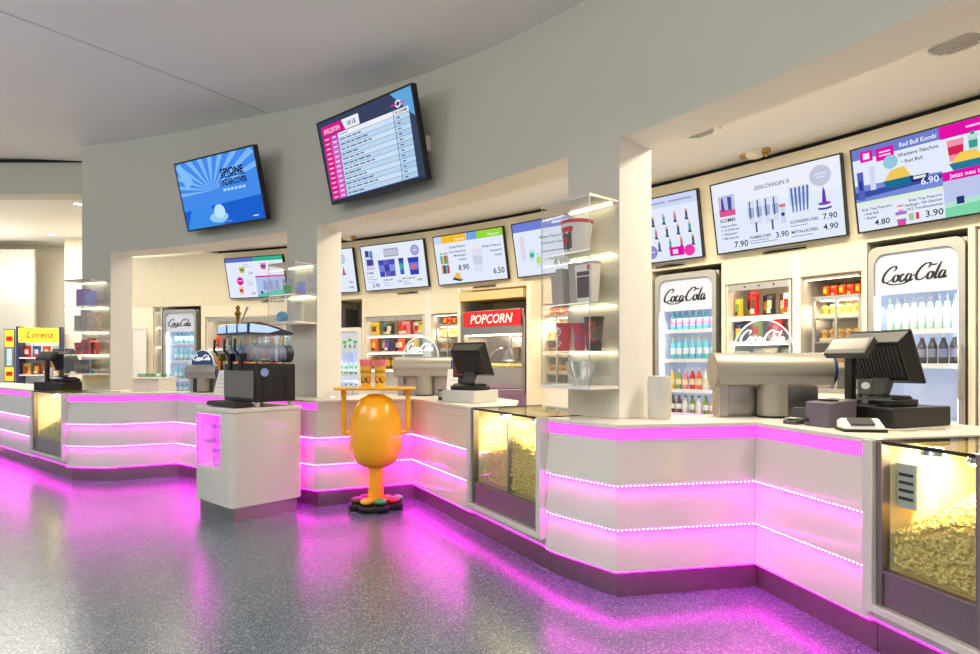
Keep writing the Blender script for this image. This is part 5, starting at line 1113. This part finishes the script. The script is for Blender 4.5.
for s in (-1, 1):
    mb = MB(); mb.tube([(s * .19, 0, .66), (s * .25, 0, .66), (s * .268, 0, .67), (s * .275, 0, .69), (s * .275, 0, 1.035)], .022, 12); mb.build('bracket', M_YEL, root)
mb = MB(); mb.rbox(-.345, .345, -.14, .14, 1.03, 1.055, .04); mb.build('tray', M_YEL, root, bevel=.008)
for k, x in enumerate((-.085, .035)):
    rt = thing('paper_cup', f'yellow paper cup with pink rim on the yellow tray, {("left", "right")[k]} one', 'cup', shifted((-.985, 5.27, 0), math.radians(5), x, 0, 1.0555), math.radians(5), 'cups on the yellow tray')
    mb = MB(); mb.lathe([(.04, 0), (.048, .17), (.05, .175), (.046, .175), (.042, .1)], 24); mb.build('cup', mat('cup_yellow', (240, 190, 60), .4), rt)
    mb = MB(); mb.lathe([(.0485, .172), (.056, .235), (.05, .235), (.044, .18)], 24); mb.build('pink_paper', pm('pink'), rt)
    mb = MB()
    for j in range(2):
        for i, (r_, m_i) in enumerate(((.026, 0), (.012, 1))):
            mb.m = m_i; a = -.55 + 1.1 * j; vs_ = []
            for q in range(20): t = 2 * PI * q / 20; aa = a + r_ * math.cos(t) / .044; z = .06 + r_ * 1.15 * math.sin(t); R_ = .0415 + z * .047 + .0004 * (i + 1); vs_.append((R_ * math.sin(aa), -R_ * math.cos(aa), z))
            mb.add(vs_, [tuple(range(20))])
    mb.build('dark_discs', [pm('brown'), pm('gold')], rt, smooth=False)
    mb = MB(); mb.text('DANGA', 0, 0, .034, 0, 'c', .01); mb2 = MB(); mb2.f = mb.f; mb2.mi = mb.mi; mb2.v = [(.0485 * math.sin(v[0] / .047), -.0485 * math.cos(v[0] / .047), .118 + v[2]) for v in mb.v]; mb2.build('lettering', M_INK, rt, smooth=False)

# ------------------------------------------------------------------ snack rack at the far left
root = thing('snack_rack', 'snack display rack with a yellow Lorenz header behind the far register', 'rack', (-7.8, 10.55, 0), math.radians(20), None)
root.scale = (.92, 1, 1.06)
mb = MB(); mb.box(-.36, -.32, 0, .35, 0, 1.78); mb.box(.32, .36, 0, .35, 0, 1.78); mb.build('side_panel', mat('dark_blue_panel', (44, 48, 96), .4), root)
mb = MB(); mb.box(-.32, .32, .33, .35, .1, 1.78); mb.build('back_panel', mat('pale_blue_back', (226, 234, 246), .4, var=.08), root)
hd = MB().box(-.32, .32, -.01, .02, 1.52, 1.76).build('header', mat('lorenz_yellow', (248, 216, 60), .4, emit=(248, 216, 60), es=.15), root)
mb = MB(); mb.text('Lorenz', .02, 1.60, .15, -.0105, 'c', .01, .2); mb.build('lettering', M_RED, hd)
for z in (.7, 1.0, 1.28): MB().box(-.32, .32, .02, .33, z - .02, z).build('shelf', M_WHITE, root)
mb = MB(); mb.box(-.56, -.40, .05, .09, 0, 1.74); mb.m = 1; mb.rect(-.55, -.41, 1.45, 1.72, .0495); mb.rect(-.55, -.41, .9, 1.12, .0495); mb.m = 2; mb.rect(-.53, -.43, 1.54, 1.62, .0490); mb.rect(-.53, -.43, .98, 1.05, .0490); mb.m = 3; mb.rect(-.52, -.44, 1.15, 1.42, .0495); mb.box(-.40, -.36, .05, .09, .5, .55); mb.build('side_banner', [mat('banner_grey', (110, 116, 120), .4), MATS['lorenz_yellow'], M_RED, mat('banner_blue', (190, 220, 235), .4, var=.2)], root)
for z, wh in ((1.28, 'upper'), (1.0, 'middle')):
    for k in range(4):
        q = (('red', 'white', 'navy'), ('blue', 'white', 'red'), ('orange', 'white', 'red'), ('white', 'orange', 'blue'), ('gold', 'brown', 'red'), ('brown', 'gold', 'cream'), ('orange', 'gold', 'white'), ('yellow', 'red', 'white'))[k + (4 if z < 1.2 else 0)]
        bag(q, f'{nameof(q)} snack bag, {ORD[k]} from left, {wh} shelf of the Lorenz rack', 'bags on the Lorenz rack', shifted((-7.8, 10.55, 0), math.radians(20), -.216 + .144 * k, .14, z * 1.06 + .001), math.radians(20), .125, .2, .07)
# ------------------------------------------------------------------ light
w = bpy.data.worlds.new('world'); SC.world = w; w.use_nodes = True
bg = w.node_tree.nodes['Background']; bg.inputs[0].default_value = (.95, .97, 1, 1); bg.inputs[1].default_value = .62
def area(name, loc, rot, e, sx, sy, col=(1, 1, 1)):
    l = bpy.data.lights.new(name, 'AREA'); l.energy = e; l.color = col; l.shape = 'RECTANGLE'; l.size = sx; l.size_y = sy
    o = bpy.data.objects.new(name, l); COL.objects.link(o); o.location = loc; o.rotation_euler = rot; return o
# unseen overhead area lights added to light the foyer
area('foyer_fill', (-1.5, 1.0, 3.4), (0, 0, 0), 45, 2.5, 1.2, (1, .95, .86))
area('foyer_fill', (-5.0, 2.6, 3.8), (0, 0, 0), 40, 2.5, 1.2, (1, .95, .86))
area('foyer_fill', (-2.5, -2.0, 3.5), (0, 0, 0), 75, 3, 2, (1, .95, .86))
# unseen upward lights added to brighten the foyer ceiling
area('ceiling_fill', (-6.5, 1.5, 2.7), (PI, 0, 0), 300, 1.2, .4, (.93, .92, 1))
area('ceiling_fill', (-1.2, -.6, 2.7), (PI, 0, 0), 240, 1.2, .4, (1, .95, .9))
# service zone lights
for px in (100, 175, 255, 345, 420, 500, 560, 650, 700, 770, 850, 930, 1010):
    p, rz = on_arc(px, 1.0, 2.94)
    area('service_light', p, (0, 0, rz), 14, .5, .3, (1, .89, .66))
area('far_fill', (-8.6, 10.2, 2.3), (PI, 0, 0), 16, 1.2, .4, (1, .95, .84))  # unseen upward light added to lighten the far left ceiling
area('far_light', (-7.5, 9.6, 3.44), (0, 0, 0), 120, 2.5, .8, (1, .95, .84))
